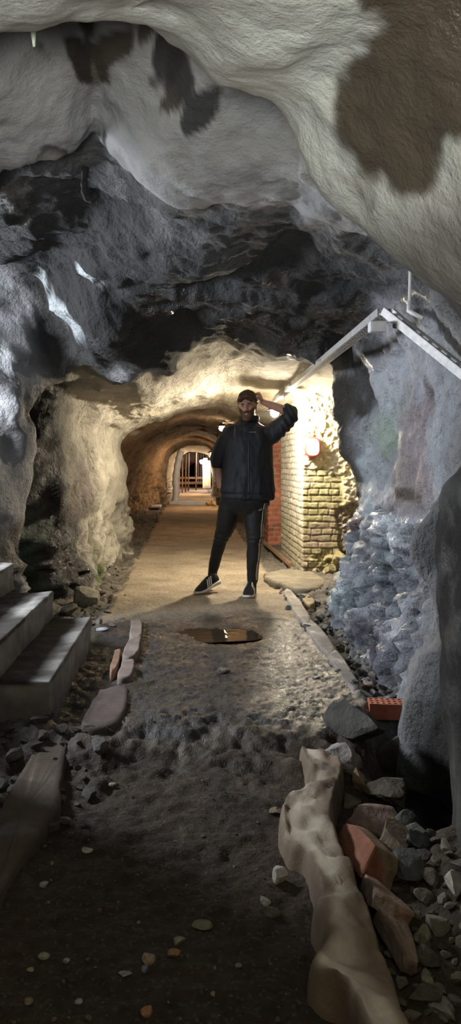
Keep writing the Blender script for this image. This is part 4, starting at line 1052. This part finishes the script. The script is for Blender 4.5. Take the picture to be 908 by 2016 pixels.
# rubble: each stone its own object, copies of a dozen shapes
def scatter(name, label, group, n, pick, smin, smax, cols, seed, cat='stone', flat=.55):
    rnd = random.Random(seed); protos = []
    for k in range(10):
        c = cols[k % len(cols)]
        v, f = rock_mesh(1, rnd.uniform(.65, .95), rnd.uniform(.4, .75)*flat/.55, seed*13+k, 9, .05, 2)
        ca = np.concatenate([np.clip(np.array(c)*(1+.3*fbm(v*4+k, 2, k))[:, None], .01, .8), np.full((len(v), 1), .3)], -1)
        o = mesh_obj(name, v, f, M_STONE, cols=ca, smooth=False); protos.append(o)
    used = set(); put = []
    sizes = sorted([smin+(smax-smin)*rnd.random()**2.2 for _ in range(n)], reverse=True)
    for s in sizes:
        for _ in range(60):                          # no two stones inside each other
            x, y = pick(rnd)
            if all((x-a)**2+(y-b)**2 > (.46*(s+c))**2 for a, b, c in put): break
        else: continue
        put.append((x, y, s)); k = rnd.randrange(10)
        if k in used: o = protos[k].copy(); COL.objects.link(o)
        else: o = protos[k]; used.add(k)
        o.location = (x, y, ground(x, y)+s*.16); o.scale = (s, s, s)
        o.rotation_euler = (rnd.uniform(-.35, .35), rnd.uniform(-.35, .35), rnd.uniform(0, 6.28))
        tag(o, label, cat, group)
    for k, o in enumerate(protos):
        if k not in used: bpy.data.objects.remove(o)
scatter('rubble_stone', 'small grey rubble stone in the gutter beside the right kerb', 'rubble in the right gutter', 260,
        lambda r: (r.uniform(.93, 1.42)-.1*(r.random() < .3), 3.9+3.2*r.random()**1.3), .025, .10, [(.17,.17,.17), (.13,.135,.14), (.2,.185,.16), (.22,.22,.22), (.14,.12,.10)], 5)
scatter('rubble_chip', 'small earthy rubble chip along the foot of the left wall', 'rubble along the left wall', 170,
        lambda r: (lambda y: (r.uniform(-.60-.06*(y-5.5), -.5-.03*(y-5.5))-.35*r.random()**.7, y))(5.5+6*r.random()**1.4), .025, .09, [(.24,.21,.16), (.19,.165,.125), (.28,.25,.19), (.14,.12,.10)], 6)
scatter('ground_stone', 'dark stone on the damp ground at the foot of the steps', 'stones at the foot of the steps', 90,
        lambda r: (-.95+.60*r.random(), 2.55+1.0*r.random()), .03, .11, [(.10,.095,.085), (.075,.07,.062), (.12,.11,.095)], 7)
scatter('mud_pebble', 'tiny pebble pressed into the near mud', 'tiny pebbles in the near mud', 280,
        lambda r: (r.uniform(-.62, .38), 1.72+1.5*r.random()**1.8), .005, .017, [(.20,.17,.12), (.12,.10,.08), (.28,.25,.2), (.08,.085,.085), (.16,.11,.07)], 8)
scatter('bank_stone', 'brown stone on the bank right of the foreground kerb', 'stones on the right bank', 120,
        lambda r: (lambda y: (r.uniform(.50+.10*(y-1.8), .80), y))(1.75+1.0*r.random()), .025, .09, [(.15,.115,.08), (.22,.2,.15), (.12,.10,.08), (.15,.15,.13)], 9)
# ------------------------------------------------------------------ the man
from mathutils.bvhtree import BVHTree
YP = 6.95
def Q(px, py, dy=0.0): return Vector(P(px, py, YP)) + Vector((0, dy, 0))
PERSON = thing('person', 'man in a dark jacket and black track trousers scratching his head on the path', 'person', (Q(470, 1170)[0], YP, 0))
PO = Vector(PERSON.location)
def union(name, bm, voxel, smooth_it, material, parent, disp=None, mats=None):
    me = bpy.data.meshes.new(name); bmesh.ops.recalc_face_normals(bm, faces=bm.faces); bm.to_mesh(me); bm.free()
    o = bpy.data.objects.new(name, me); COL.objects.link(o)
    m = o.modifiers.new('r', 'REMESH'); m.mode = 'VOXEL'; m.voxel_size = voxel; m.use_smooth_shade = True
    if smooth_it: s = o.modifiers.new('s', 'SMOOTH'); s.factor = .5; s.iterations = smooth_it
    bpy.context.view_layer.update()
    dg = bpy.context.evaluated_depsgraph_get()
    new = bpy.data.meshes.new_from_object(o.evaluated_get(dg))
    o.modifiers.clear(); old = o.data; o.data = new; bpy.data.meshes.remove(old); new.name = name
    n = len(new.vertices); v = np.zeros(n*3); nn = np.zeros(n*3)
    new.vertices.foreach_get('co', v); new.vertices.foreach_get('normal', nn); v = v.reshape(-1, 3); nn = nn.reshape(-1, 3)
    if disp is not None: v = disp(v, nn)
    new.vertices.foreach_set('co', (v-np.array(PO)).ravel()); new.update()
    new.polygons.foreach_set('use_smooth', [True]*len(new.polygons))
    new.materials.clear(); new.materials.append(material)
    o.parent = parent
    return o, v
def ell(bm, c, r, rot=None, sub=3):
    M = Matrix.Translation(Vector(c)) @ (rot.to_4x4() if rot else Matrix.Identity(4)) @ Matrix.Diagonal((*r, 1))
    bmesh.ops.create_icosphere(bm, subdivisions=sub, radius=1, matrix=M)
def limb(bm, pts, rad, n=16):
    """tapered limb with rounded ends through a smooth curve"""
    k = 5
    pp = catmull([tuple(p) for p in pts], k); rr = catmull([((r, r) if not isinstance(r, tuple) else r) for r in rad], k)
    add_tube(bm, pp, [tuple(r) for r in rr], n, up=(0, 1, 0))
    for p, r in ((pp[0], rr[0]), (pp[-1], rr[-1])): ell(bm, p, (min(r)*.98,)*3, sub=2)

M_SKIN = simple('skin', (.44, .25, .19), .5, .10, 40, .1, 200, dist=.002)
M_HAIR = simple('brown hair', (.055, .028, .015), .55, .4, 60, .5, 160, dist=.004)
M_BEARD = simple('reddish beard', (.085, .036, .018), .6, .4, 60, .5, 160, dist=.004)
M_JACKET = simple('navy jacket', (.0085, .0105, .016), .68, .15, 30, .25, 40, dist=.006)
M_TROUS = simple('black track fabric', (.0055, .0055, .0062), .72, .15, 30, .2, 40, dist=.005)
M_STRIPE = simple('pale gold stripe', (.42, .36, .26), .6, .1, 30)
M_GREYLOGO = simple('grey print', (.22, .22, .24), .6, .1, 30)
M_SHOE = simple('black knit', (.012, .012, .013), .7, .2, 60, .3, 200, dist=.003)
M_SOLE = simple('white rubber', (.72, .70, .66), .55, .1, 30)
M_EYE = simple('eye white', (.50, .46, .43), .15, .03, 30)
M_IRIS = simple('dark iris', (.05, .035, .03), .1, .1, 30)

# ---- body: one continuous surface
HC = Q(487, 801, -.02); HR = Euler((math.radians(4), math.radians(-3), math.radians(-14))).to_matrix()
def hd(x, y, z): return HC+HR @ Vector((x, y, z))
bm = bmesh.new()
for c, r in [((0, .014, .030), (.077, .096, .088)), ((0, -.022, -.035), (.062, .068, .078)), ((0, -.062, -.098), (.028, .026, .022)), ((.036, -.052, -.026), (.028, .030, .026)), ((-.036, -.052, -.026), (.028, .030, .026)),
             ((0, -.072, .026), (.054, .018, .013)), ((0, -.060, .055), (.058, .030, .030)), ((0, -.082, -.056), (.026, .013, .0075)), ((0, -.080, -.070), (.023, .013, .008)), ((0, -.066, -.062), (.040, .024, .028)),
             ((.081, .012, -.008), (.009, .021, .033)), ((-.081, .012, -.008), (.009, .021, .033)), ((.013, -.092, -.033), (.009, .010, .008)), ((-.013, -.092, -.033), (.009, .010, .008))]:
    ell(bm, hd(*c), r, HR)
add_tube(bm, [hd(0, -.078, .018), hd(0, -.092, -.004), hd(0, -.106, -.027), hd(0, -.092, -.040)], [.009, .011, .014, .010], 10)
hbm = bm.copy(); ell(hbm, hd(0, .03, -.10), (.058, .058, .07), HR)
limb(bm, [hd(0, .026, -.06), hd(0, .034, -.12), Q(487, 848, .03)], [(.060, .062), (.060, .062), (.075, .07)])
# trunk
add_tube(bm, [Q(487, 838, .03), Q(488, 850, .03), Q(488, 872, .02), Q(488, 920, .01), Q(485, 960, .0), Q(478, 985, .02), Q(476, 1012, .03)],
         [(.10, .07), (.19, .10), (.20, .125), (.185, .13), (.18, .12), (.175, .115), (.10, .08)], 24)
# his right arm, hand slid into the trouser pocket
limb(bm, [Q(452, 852, .03), Q(440, 876, .05), Q(431, 911, .06), Q(430, 925, .05), Q(434, 948, .0), Q(438, 962, -.03)], [.062, .054, .046, .045, .036, .028])
def hand(W, d, across, size, bends, thumb, thumb_up):
    """palm from the wrist W along d; across = from thumb side to little finger; bends = local down directions per phalanx"""
    d = Vector(d).normalized(); a = Vector(across); a = (a-a.dot(d)*d).normalized(); nrm = d.cross(a).normalized()
    s = size
    ell(bm, W+d*.046*s, (1, 1, 1), Matrix((d*.054*s, a*.041*s, nrm*.0165*s)).transposed())
    ell(bm, W+d*.072*s, (1, 1, 1), Matrix((d*.026*s, a*.042*s, nrm*.0150*s)).transposed())
    for k, (off, L) in enumerate([(-.030, .92), (-.010, 1.0), (.010, .95), (.029, .76)]):
        p = W+d*(.082-.004*abs(k-1))*s+a*off*s; pts = [p-d*.03*s, p]; ang = 0
        for q, (ln, b) in enumerate(zip((.044, .028, .023), bends)):
            ang += b*(1+.08*(k-1)); p = p+(d*math.cos(ang)+nrm*thumb_up*math.sin(ang)+a*off*2.2*math.cos(ang))*ln*L*s; pts.append(p)
        add_tube(bm, pts, [.0095*s, .0098*s, .0088*s, .0080*s, .0066*s], 10)
        ell(bm, pts[-1], (.0068*s,)*3, sub=2)
    tp = [W+d*.018*s-a*.020*s, W+d*.040*s-a*.040*s+nrm*thumb_up*.010*s]
    for v in thumb: tp.append(tp[-1]+(d*v[0]-a*v[1]+nrm*thumb_up*v[2])*s)
    add_tube(bm, tp, [.016*s, .0135*s, .0108*s, .0085*s], 10); ell(bm, tp[-1], (.0086*s,)*3, sub=2)
hand(Q(438, 963, -.02), (.34, .14, -1), (-.1, 1, -.2), .88, (.25, .3, .2), [(.026, .012, .010), (.024, .004, .010)], -1)
# his left arm, raised, hand scratching the side of the head
limb(bm, [Q(520, 852, .03), Q(543, 846, .01), Q(571, 822, -.03), Q(566, 812, -.045), Q(540, 801, -.03), Q(517, 791.5, .0)], [.064, .056, .046, .043, .038, .0265])
hand(Q(516.5, 791, .0), (-.38, .06, 1), (.30, 1, .1), 1.0, (1.25, .85, .45), [(.020, .004, .022), (.010, -.006, .024)], 1)
# legs, feet inside the shoes
limb(bm, [Q(455, 990, .03), Q(446, 1020, .05), Q(436, 1062, .08), Q(426, 1100, .13), Q(419, 1140, .17)], [.075, .072, .050, .042, .036])
limb(bm, [Q(501, 990, .02), Q(503, 1020, .0), Q(500, 1062, -.05), Q(498, 1100, -.03), Q(495, 1150, .0)], [.075, .072, .050, .042, .036])
def body_disp(v, nn):
    for s in (-1, 1):                                # eye sockets
        e = np.array(hd(s*.031, -.086, .006)); dd = np.linalg.norm((v-e)*np.array([1, 1, 1.5]), axis=1)
        v = v+np.array(HR @ Vector((0, 1, 0)))*(.012*np.exp(-(dd/.016)**2))[:, None]
    m = np.array(hd(0, -.09, -.0632)); dd = np.abs(v[:, 2]-m[2]); rr = np.abs(v[:, 0]-m[0])   # mouth line
    v = v+np.array(HR @ Vector((0, 1, 0)))*(.005*np.exp(-(dd/.003)**2)*(rr < .022)*(v[:, 1] < HC[1]-.06))[:, None]
    return v
body, bv = union('body', bm, .0052, 3, M_SKIN, PERSON, body_disp)
body['label'] = 'fair skinned face, forearms and hands'
ho, hv = union('head_form', hbm, .0052, 3, M_SKIN, None)
tr = BVHTree.FromPolygons([tuple(x) for x in hv], [tuple(p.vertices) for p in ho.data.polygons])
bpy.data.objects.remove(ho)
for s in (-1, 1):
    bm = bmesh.new(); ell(bm, hd(s*.031, -.0665, .005)-PO, (.0122,)*3); e = bm_obj('eye', bm, M_EYE, PERSON, smooth=True)
    bm = bmesh.new(); ell(bm, hd(s*.031-.002, -.0763, .005)-PO, (.0070, .0032, .0070), HR); bm_obj('iris', bm, M_IRIS, e, smooth=True)
    bm = bmesh.new(); add_tube(bm, [hd(s*.015, -.090, .022)-PO, hd(s*.030, -.091, .027)-PO, hd(s*.047, -.080, .022)-PO], [(.003, .004), (.004, .005), (.002, .003)], 8); bm_obj('eyebrow', bm, M_HAIR, PERSON, smooth=True)
def shell(name, center, thick, material, na=150, nb=90):
    """hair or beard growing out of the head surface where thick(direction) says so"""
    C0 = hd(*center); vs = []
    inv = HR.transposed()
    th = np.linspace(0, PI, nb); az = np.linspace(0, 2*PI, na, endpoint=False)
    for t in th:
        for a in az:
            dl = Vector((math.sin(t)*math.sin(a), -math.sin(t)*math.cos(a), math.cos(t))); dw = HR @ dl
            hit = tr.ray_cast(C0+dw*.3, -dw, .3); r = .3-hit[3] if hit[0] is not None else .05
            r = min(r, .145)
            vs.append((dl, r, Vector(center)+dl*r))
    L = np.array([tuple(x[2]) for x in vs]); D = np.array([tuple(x[0]) for x in vs]); rr = np.array([x[1] for x in vs])
    k = thick(L, D)
    r2 = rr+np.where(k < .003, -.022, k-.006)
    pos = np.array([tuple(C0+HR @ Vector(d)*r-PO) for d, r in zip(D, r2)])
    idx = np.arange(nb*na).reshape(nb, na); nx = np.roll(idx, -1, axis=1)
    f = np.stack([idx[:-1], nx[:-1], nx[1:], idx[1:]], -1).reshape(-1, 4)
    return mesh_obj(name, pos, f, material, PERSON)
def hair_t(L, D):
    x, y, z = L.T
    line = .052-.35*np.clip(y+.03, 0, .2)+.012*np.cos(x*60)          # hairline drops towards the nape
    line = np.where(y > .035, -.055, line)
    m = sstep(-.008, .012, z-line)*sstep(-.100, -.080, y+.0*z+.0)
    side = sstep(.055, .075, np.abs(x))*sstep(-.045, -.02, z)*sstep(-.025, -.005, y)*(1-sstep(.0, .03, y)); m = np.maximum(m, side*.6)
    ear = (np.abs(x) > .066)*(np.abs(y-.010) < .030)*(np.abs(z+.010) < .036); m = m*(1-ear)
    st = fbm(np.column_stack([np.arctan2(x+.02, y)*7, z*18, y*12]), 4, 701)
    return m*(.020+.016*sstep(.05, .11, z)+.008*st+.006*fbm(L*80, 3, 702))
shell('hair', (0, .01, .02), hair_t, M_HAIR)
def beard_t(L, D):
    x, y, z = L.T
    m = (1-sstep(-.040, -.024, z-.9*np.clip(np.abs(x)-.035, 0, .05)))*sstep(-.145, -.115, z)*(1-sstep(-.014, .004, y))*(1-sstep(.068, .073, np.abs(x)))
    lips = np.exp(-((z+.064)/.010)**2-(x/.024)**2)*1.0
    m = m*(1-np.clip(lips, 0, 1))
    cheek = np.exp(-((z+.03)/.014)**2)*(np.abs(x) < .03); m = m*(1-.9*np.clip(cheek, 0, 1))
    st = fbm(np.column_stack([x*70, y*40, z*24]), 3, 711)
    return m*(.015+.014*(1-sstep(-.11, -.07, z))+.006*st)
shell('beard', (0, -.01, -.045), beard_t, M_BEARD)

# ---- jacket
bm = bmesh.new()
add_tube(bm, [Q(487, 826, .02), Q(487, 834, .03), Q(488, 845, .03), Q(489, 862, .02), Q(489, 900, .01), Q(488, 940, .0), Q(487, 968, .0), Q(487, 982, .0)],
         [(.085, .075), (.120, .09), (.195, .115), (.222, .145), (.225, .155), (.232, .16), (.248, .168), (.240, .162)], 32)
limb(bm, [Q(455, 852, .03), Q(444, 872, .045), Q(434, 895, .055), Q(431, 911, .055)], [.088, .078, .072, .066])
limb(bm, [Q(522, 860, .02), Q(545, 848, .0), Q(569, 822, -.035), Q(570, 811, -.045), Q(561, 807, -.042)], [(.100, .10), (.084, .086), (.070, .072), (.060, .062), (.050, .052)])
def jacket_disp(v, nn):
    s = fbm(v*np.array([9, 6, 4.]), 4, 721); r = ridged(v*np.array([7, 5, 4.2])+4, 3, 722)
    d = .012*s+.010*r
    arm = sstep(YP*0+Q(545, 0)[0], Q(560, 0)[0], v[:, 0]); d = d+arm*.006*np.sin(v[:, 0]*90+v[:, 2]*60)
    d = d+.006*np.exp(-((v[:, 2]-Q(0, 972)[2])/.012)**2)*-1
    return v+nn*d[:, None]
jk, jv = union('jacket', bm, .0085, 4, M_JACKET, PERSON, jacket_disp)
jt = BVHTree.FromPolygons([tuple(x) for x in jv], [tuple(p.vertices) for p in jk.data.polygons])
def on_front(t, px, py, off=.003):
    A = Q(px, py, -1.0); h = t.ray_cast(A, Vector((0, 1, 0)), 2)
    return (h[0]+Vector((0, -off, 0))) if h[0] is not None else Q(px, py)
bm = bmesh.new()
ring = [hd(.088*math.sin(a), .030-.078*math.cos(a), -.118+.010*math.cos(a)) for a in np.linspace(.28, 2*PI-.28, 22)]
add_tube(bm, [r-PO for r in ring], [(.010, .030)]*22, 10); bm_obj('collar', bm, M_JACKET, jk, smooth=True)
bm = bmesh.new(); add_tube(bm, [on_front(jt, 487+(.3 if k % 2 else 0), 848+k*6.2, .001)-PO for k in range(21)], .004, 6); bm_obj('zip', bm, simple('dark zip', (.03, .03, .035), .4, .1, 20), jk, smooth=True)
bm = bmesh.new(); add_tube(bm, [on_front(jt, x, y, .004)-PO for x, y in [(463, 842), (461.5, 848), (460.5, 855), (460, 861)]], .003, 6); o = bm_obj('drawcord', bm, M_GREYLOGO, jk, smooth=True); o['label'] = 'pale drawcord on the jacket'
bm = bmesh.new()
for k in range(5):
    p = on_front(jt, 490.5+k*2.6, 851.5+(.2 if k % 2 else 0), .002)-PO; add_box(bm, p, (.008, .002, .006 if k % 2 else .008))
o = bm_obj('chest_logo', bm, M_GREYLOGO, jk); o['label'] = 'small grey printed wordmark on the chest'

# ---- trousers
bm = bmesh.new()
add_tube(bm, [Q(484, 966, .0), Q(482, 985, .0), Q(478, 1003, .01), Q(477, 1013, .02)], [(.215, .145), (.228, .14), (.205, .118), (.10, .07)], 28)
limb(bm, [Q(456, 992, .02), Q(449, 1020, .04), Q(441, 1050, .06), Q(435, 1068, .08), Q(427, 1100, .12), Q(420, 1128, .16)], [.110, .103, .078, .062, .055, .046])
limb(bm, [Q(502, 992, .01), Q(502, 1020, -.01), Q(501, 1050, -.04), Q(500, 1070, -.045), Q(498, 1105, -.025), Q(497, 1143, .0)], [.110, .105, .082, .067, .059, .050])
def tr_disp(v, nn):
    d = .007*fbm(v*np.array([9, 6, 6.]), 3, 731)+.004*ridged(v*np.array([6, 5, 9.]), 3, 732)
    kn = np.exp(-((v[:, 2]-Q(0, 1062)[2])/.06)**2)*.003*np.sin(v[:, 2]*150); return v+nn*(d+kn)[:, None]
ts, tv = union('trousers', bm, .0085, 4, M_TROUS, PERSON, tr_disp)
tt_ = BVHTree.FromPolygons([tuple(x) for x in tv], [tuple(p.vertices) for p in ts.data.polygons])
for k, ang in enumerate((-.95, -.75, -.55)):
    pts = []
    for py, cx, cdy in [(990, 503, .01), (1005, 503, .0), (1020, 502, -.01), (1035, 501.5, -.03), (1050, 501, -.04), (1070, 500, -.045), (1090, 499, -.03), (1110, 498, -.022), (1130, 497, -.01), (1141, 497, .0)]:
        c0 = Q(cx, py, cdy); dv = Vector((math.cos(ang), math.sin(ang), 0))
        h = tt_.ray_cast(c0+dv*.6, -dv, .7)
        if h[0] is not None: pts.append(h[0]+dv*.002-PO)
    bm = bmesh.new(); add_tube(bm, pts, .0035, 6); o = bm_obj('side_stripe', bm, M_STRIPE, ts, smooth=True); o['label'] = 'pale gold stripe down the outer leg'
bm = bmesh.new()
for k in range(3):                                   # three slanted bars rising to the right, on the thigh
    h = (.008, .014, .020)[k]; x = 508+k*2.3
    p = on_front(tt_, x, 1004-h/2/.00463, .005)-PO; add_box(bm, p, (.008, .006, h), Euler((0, .35, 0)))
o = bm_obj('thigh_logo', bm, M_GREYLOGO, ts); o['label'] = 'small grey three bar emblem on the thigh'

for pts in ([Q(421, 1122, .155), Q(419.5, 1138, .165), Q(417, 1152, .17)], [Q(497, 1138, .0), Q(496, 1152, .0), Q(495, 1166, .0)]):
    bm = bmesh.new(); add_tube(bm, [p-PO for p in pts], [.044, .043, .046], 16, up=(0, 1, 0)); bm_obj('sock', bm, M_SHOE, PERSON, smooth=True)
# ---- shoes
def shoe(toe, heel_dir, yaw_pitch, label):
    """toe: point of the sole tip on the ground; heel_dir: ground direction to the heel; pitch: how far the heel is lifted"""
    d = Vector(heel_dir).normalized(); pitch = yaw_pitch
    f = Vector((d.x*math.cos(pitch), d.y*math.cos(pitch), math.sin(pitch))); s = Vector((-d.y, d.x, 0)); u = f.cross(s); 
    if u.z < 0: u = -u
    T = Vector(toe)
    def W(x, y, z): return T+f*x+s*y+u*z-PO
    Lh = .295
    xs = np.linspace(0, 1, 26)
    wid = np.interp(xs, [0, .04, .12, .28, .45, .65, .85, .96, 1], [.008, .026, .040, .050, .047, .038, .036, .030, .012])
    hgt = np.interp(xs, [0, .05, .15, .3, .45, .6, .75, .9, 1], [.020, .038, .052, .068, .092, .110, .114, .108, .078])
    sole = np.interp(xs, [0, .1, .3, .6, .85, 1], [.018, .020, .022, .030, .036, .034])
    bm = bmesh.new(); rings = []
    for x, w, h, so in zip(xs, wid, hgt, sole):
        ring = []
        for a in np.linspace(-.12*PI, 1.12*PI, 17):
            cy = w*math.copysign(abs(math.cos(a))**.8, math.cos(a)); zz = so*.6+(h-so*.6)*max(0, math.sin(a))**.75
            ring.append(bm.verts.new(W(x*Lh, cy*(1-.25*max(0, math.sin(a))*(x > .4)), zz)))
        rings.append(ring)
    for a, b in zip(rings, rings[1:]):
        for k in range(16): bm.faces.new((a[k], a[k+1], b[k+1], b[k]))
        bm.faces.new((a[16], a[0], b[0], b[16]))
    bm.faces.new(rings[0]); bm.faces.new(rings[-1][::-1])
    up = bm_obj('shoe', bm, M_SHOE, PERSON, smooth=True); up['label'] = label
    bm = bmesh.new(); rings = []
    for x, w, so in zip(xs, wid, sole):
        ww = w+.004; ring = []
        for (yy, zz) in [(-1, .1), (-1.04, .5), (-1, 1), (-.9, 1.05), (.9, 1.05), (1, 1), (1.04, .5), (1, .1), (.85, 0), (-.85, 0)]:
            ring.append(bm.verts.new(W(x*(Lh+.012)-.006, yy*ww, zz*so+.010*max(0, .15-x)/.15)))
        rings.append(ring)
    for a, b in zip(rings, rings[1:]):
        for k in range(10): bm.faces.new((a[k], a[(k+1) % 10], b[(k+1) % 10], b[k]))
    bm.faces.new(rings[0]); bm.faces.new(rings[-1][::-1])
    o = bm_obj('sole', bm, M_SOLE, up, smooth=True); o['label'] = 'thick white rubber sole'
    for sd in (-1, 1):
        for k in range(3):
            x0 = .40+.085*k; bm = bmesh.new(); pts = []
            for q in range(6):
                t = q/5; x = x0+.10*t; w = np.interp(x, xs, wid); h = np.interp(x, xs, hgt); so = np.interp(x, xs, sole)
                a = (.02+.32*t)*PI; pts.append(W(x*Lh, sd*(w*math.cos(a)**.8*(1-.25*math.sin(a))+.002), so*.6+(h-so*.6)*math.sin(a)**.75+.001))
            add_tube(bm, pts, [(.006, .006)]*6, 8); o = bm_obj('stripe', bm, M_SOLE, up, smooth=True); o['label'] = 'white diagonal stripe on the shoe'
    bm = bmesh.new()
    for k in range(5):
        x = .34+.055*k; h = np.interp(x, xs, hgt); w = np.interp(x, xs, wid)
        add_tube(bm, [W(x*Lh, -w*.45, h*.93), W(x*Lh+.004, 0, h+.003), W(x*Lh+.010, w*.45, h*.93)], .003, 6)
    bm_obj('laces', bm, M_SHOE, up, smooth=True)
    return up
tl = G(385, 1171.5); shoe((tl[0], tl[1], ground(tl[0], tl[1])+.002), (.76, .62, 0), .26, 'black knit trainer with heel raised, toe to the left')
trr = G(487, 1179); shoe((trr[0], trr[1], ground(trr[0], trr[1])+.002), (.2, 1, 0), .03, 'black knit trainer flat on the path, toe to the front')
# ------------------------------------------------------------------ lamps and an added fill that are not in view, camera, colour management
def area(name, loc, target, size, power, col, shape='RECTANGLE', sy=None, spread=180):
    l = bpy.data.lights.new(name, 'AREA'); l.energy = power; l.color = col; l.shape = shape; l.size = size; l.size_y = sy or size
    l.spread = math.radians(spread)
    o = bpy.data.objects.new(name, l); COL.objects.link(o)
    o.location = loc; o.rotation_euler = (Vector(target)-Vector(loc)).to_track_quat('-Z', 'Y').to_euler()
    return o
def spot(name, loc, target, power, col, ang=60, blend=.4, rad=.06):
    l = bpy.data.lights.new(name, 'SPOT'); l.energy = power; l.color = col; l.spot_size = math.radians(ang); l.spot_blend = blend
    l.shadow_soft_size = rad
    o = bpy.data.objects.new(name, l); COL.objects.link(o)
    o.location = loc; o.rotation_euler = (Vector(target)-Vector(loc)).to_track_quat('-Z', 'Y').to_euler()
    return o
area('stairway_daylight', (-2.6, 4.35, 1.95), (1.2, 4.7, .55), .5, 70, (.89, .935, 1.0), sy=.5, spread=150)
spot('tunnel_lamp_behind', (-.3, -.7, 1.0), (.15, 1.15, 2.55), 235, (1.0, .995, .94), 86, .8, .25)
l = bpy.data.lights.new('warm_fill_behind', 'POINT'); l.energy = 16; l.color = (1.0, .80, .58); l.shadow_soft_size = .08  # unseen warm fill added to lift the near ground
o = bpy.data.objects.new('warm_fill_behind', l); COL.objects.link(o); o.location = (.45, -1.3, 1.95)
l = bpy.data.lights.new('far_chamber_lamp', 'POINT'); l.energy = 260; l.color = (1.0, .90, .80); l.shadow_soft_size = .12
o = bpy.data.objects.new('far_chamber_lamp', l); COL.objects.link(o); o.location = (1.3, 34.5, 2.1)
w = bpy.data.worlds.new('World'); SC.world = w; w.use_nodes = True
w.node_tree.nodes['Background'].inputs[0].default_value = (0, 0, 0, 1)

cam = bpy.data.cameras.new('camera'); co = bpy.data.objects.new('camera', cam); COL.objects.link(co)
co.location = (0, 0, CAMZ); co.rotation_euler = (PI/2, 0, 0)
cam.sensor_fit = 'VERTICAL'; cam.sensor_height = 36; cam.sensor_width = 36*908/2016; cam.lens = 36*FPX/2016
cam.shift_x = (454-CX)/2016; cam.shift_y = (CY-1008)/2016
cam.clip_start = .02; cam.clip_end = 200
SC.camera = co
vs_ = SC.view_settings
SC.display_settings.display_device = 'sRGB'
vs_.view_transform = 'Standard'; vs_.look = 'None'; vs_.gamma = 1; vs_.use_curve_mapping = False
vs_.exposure = 0.6
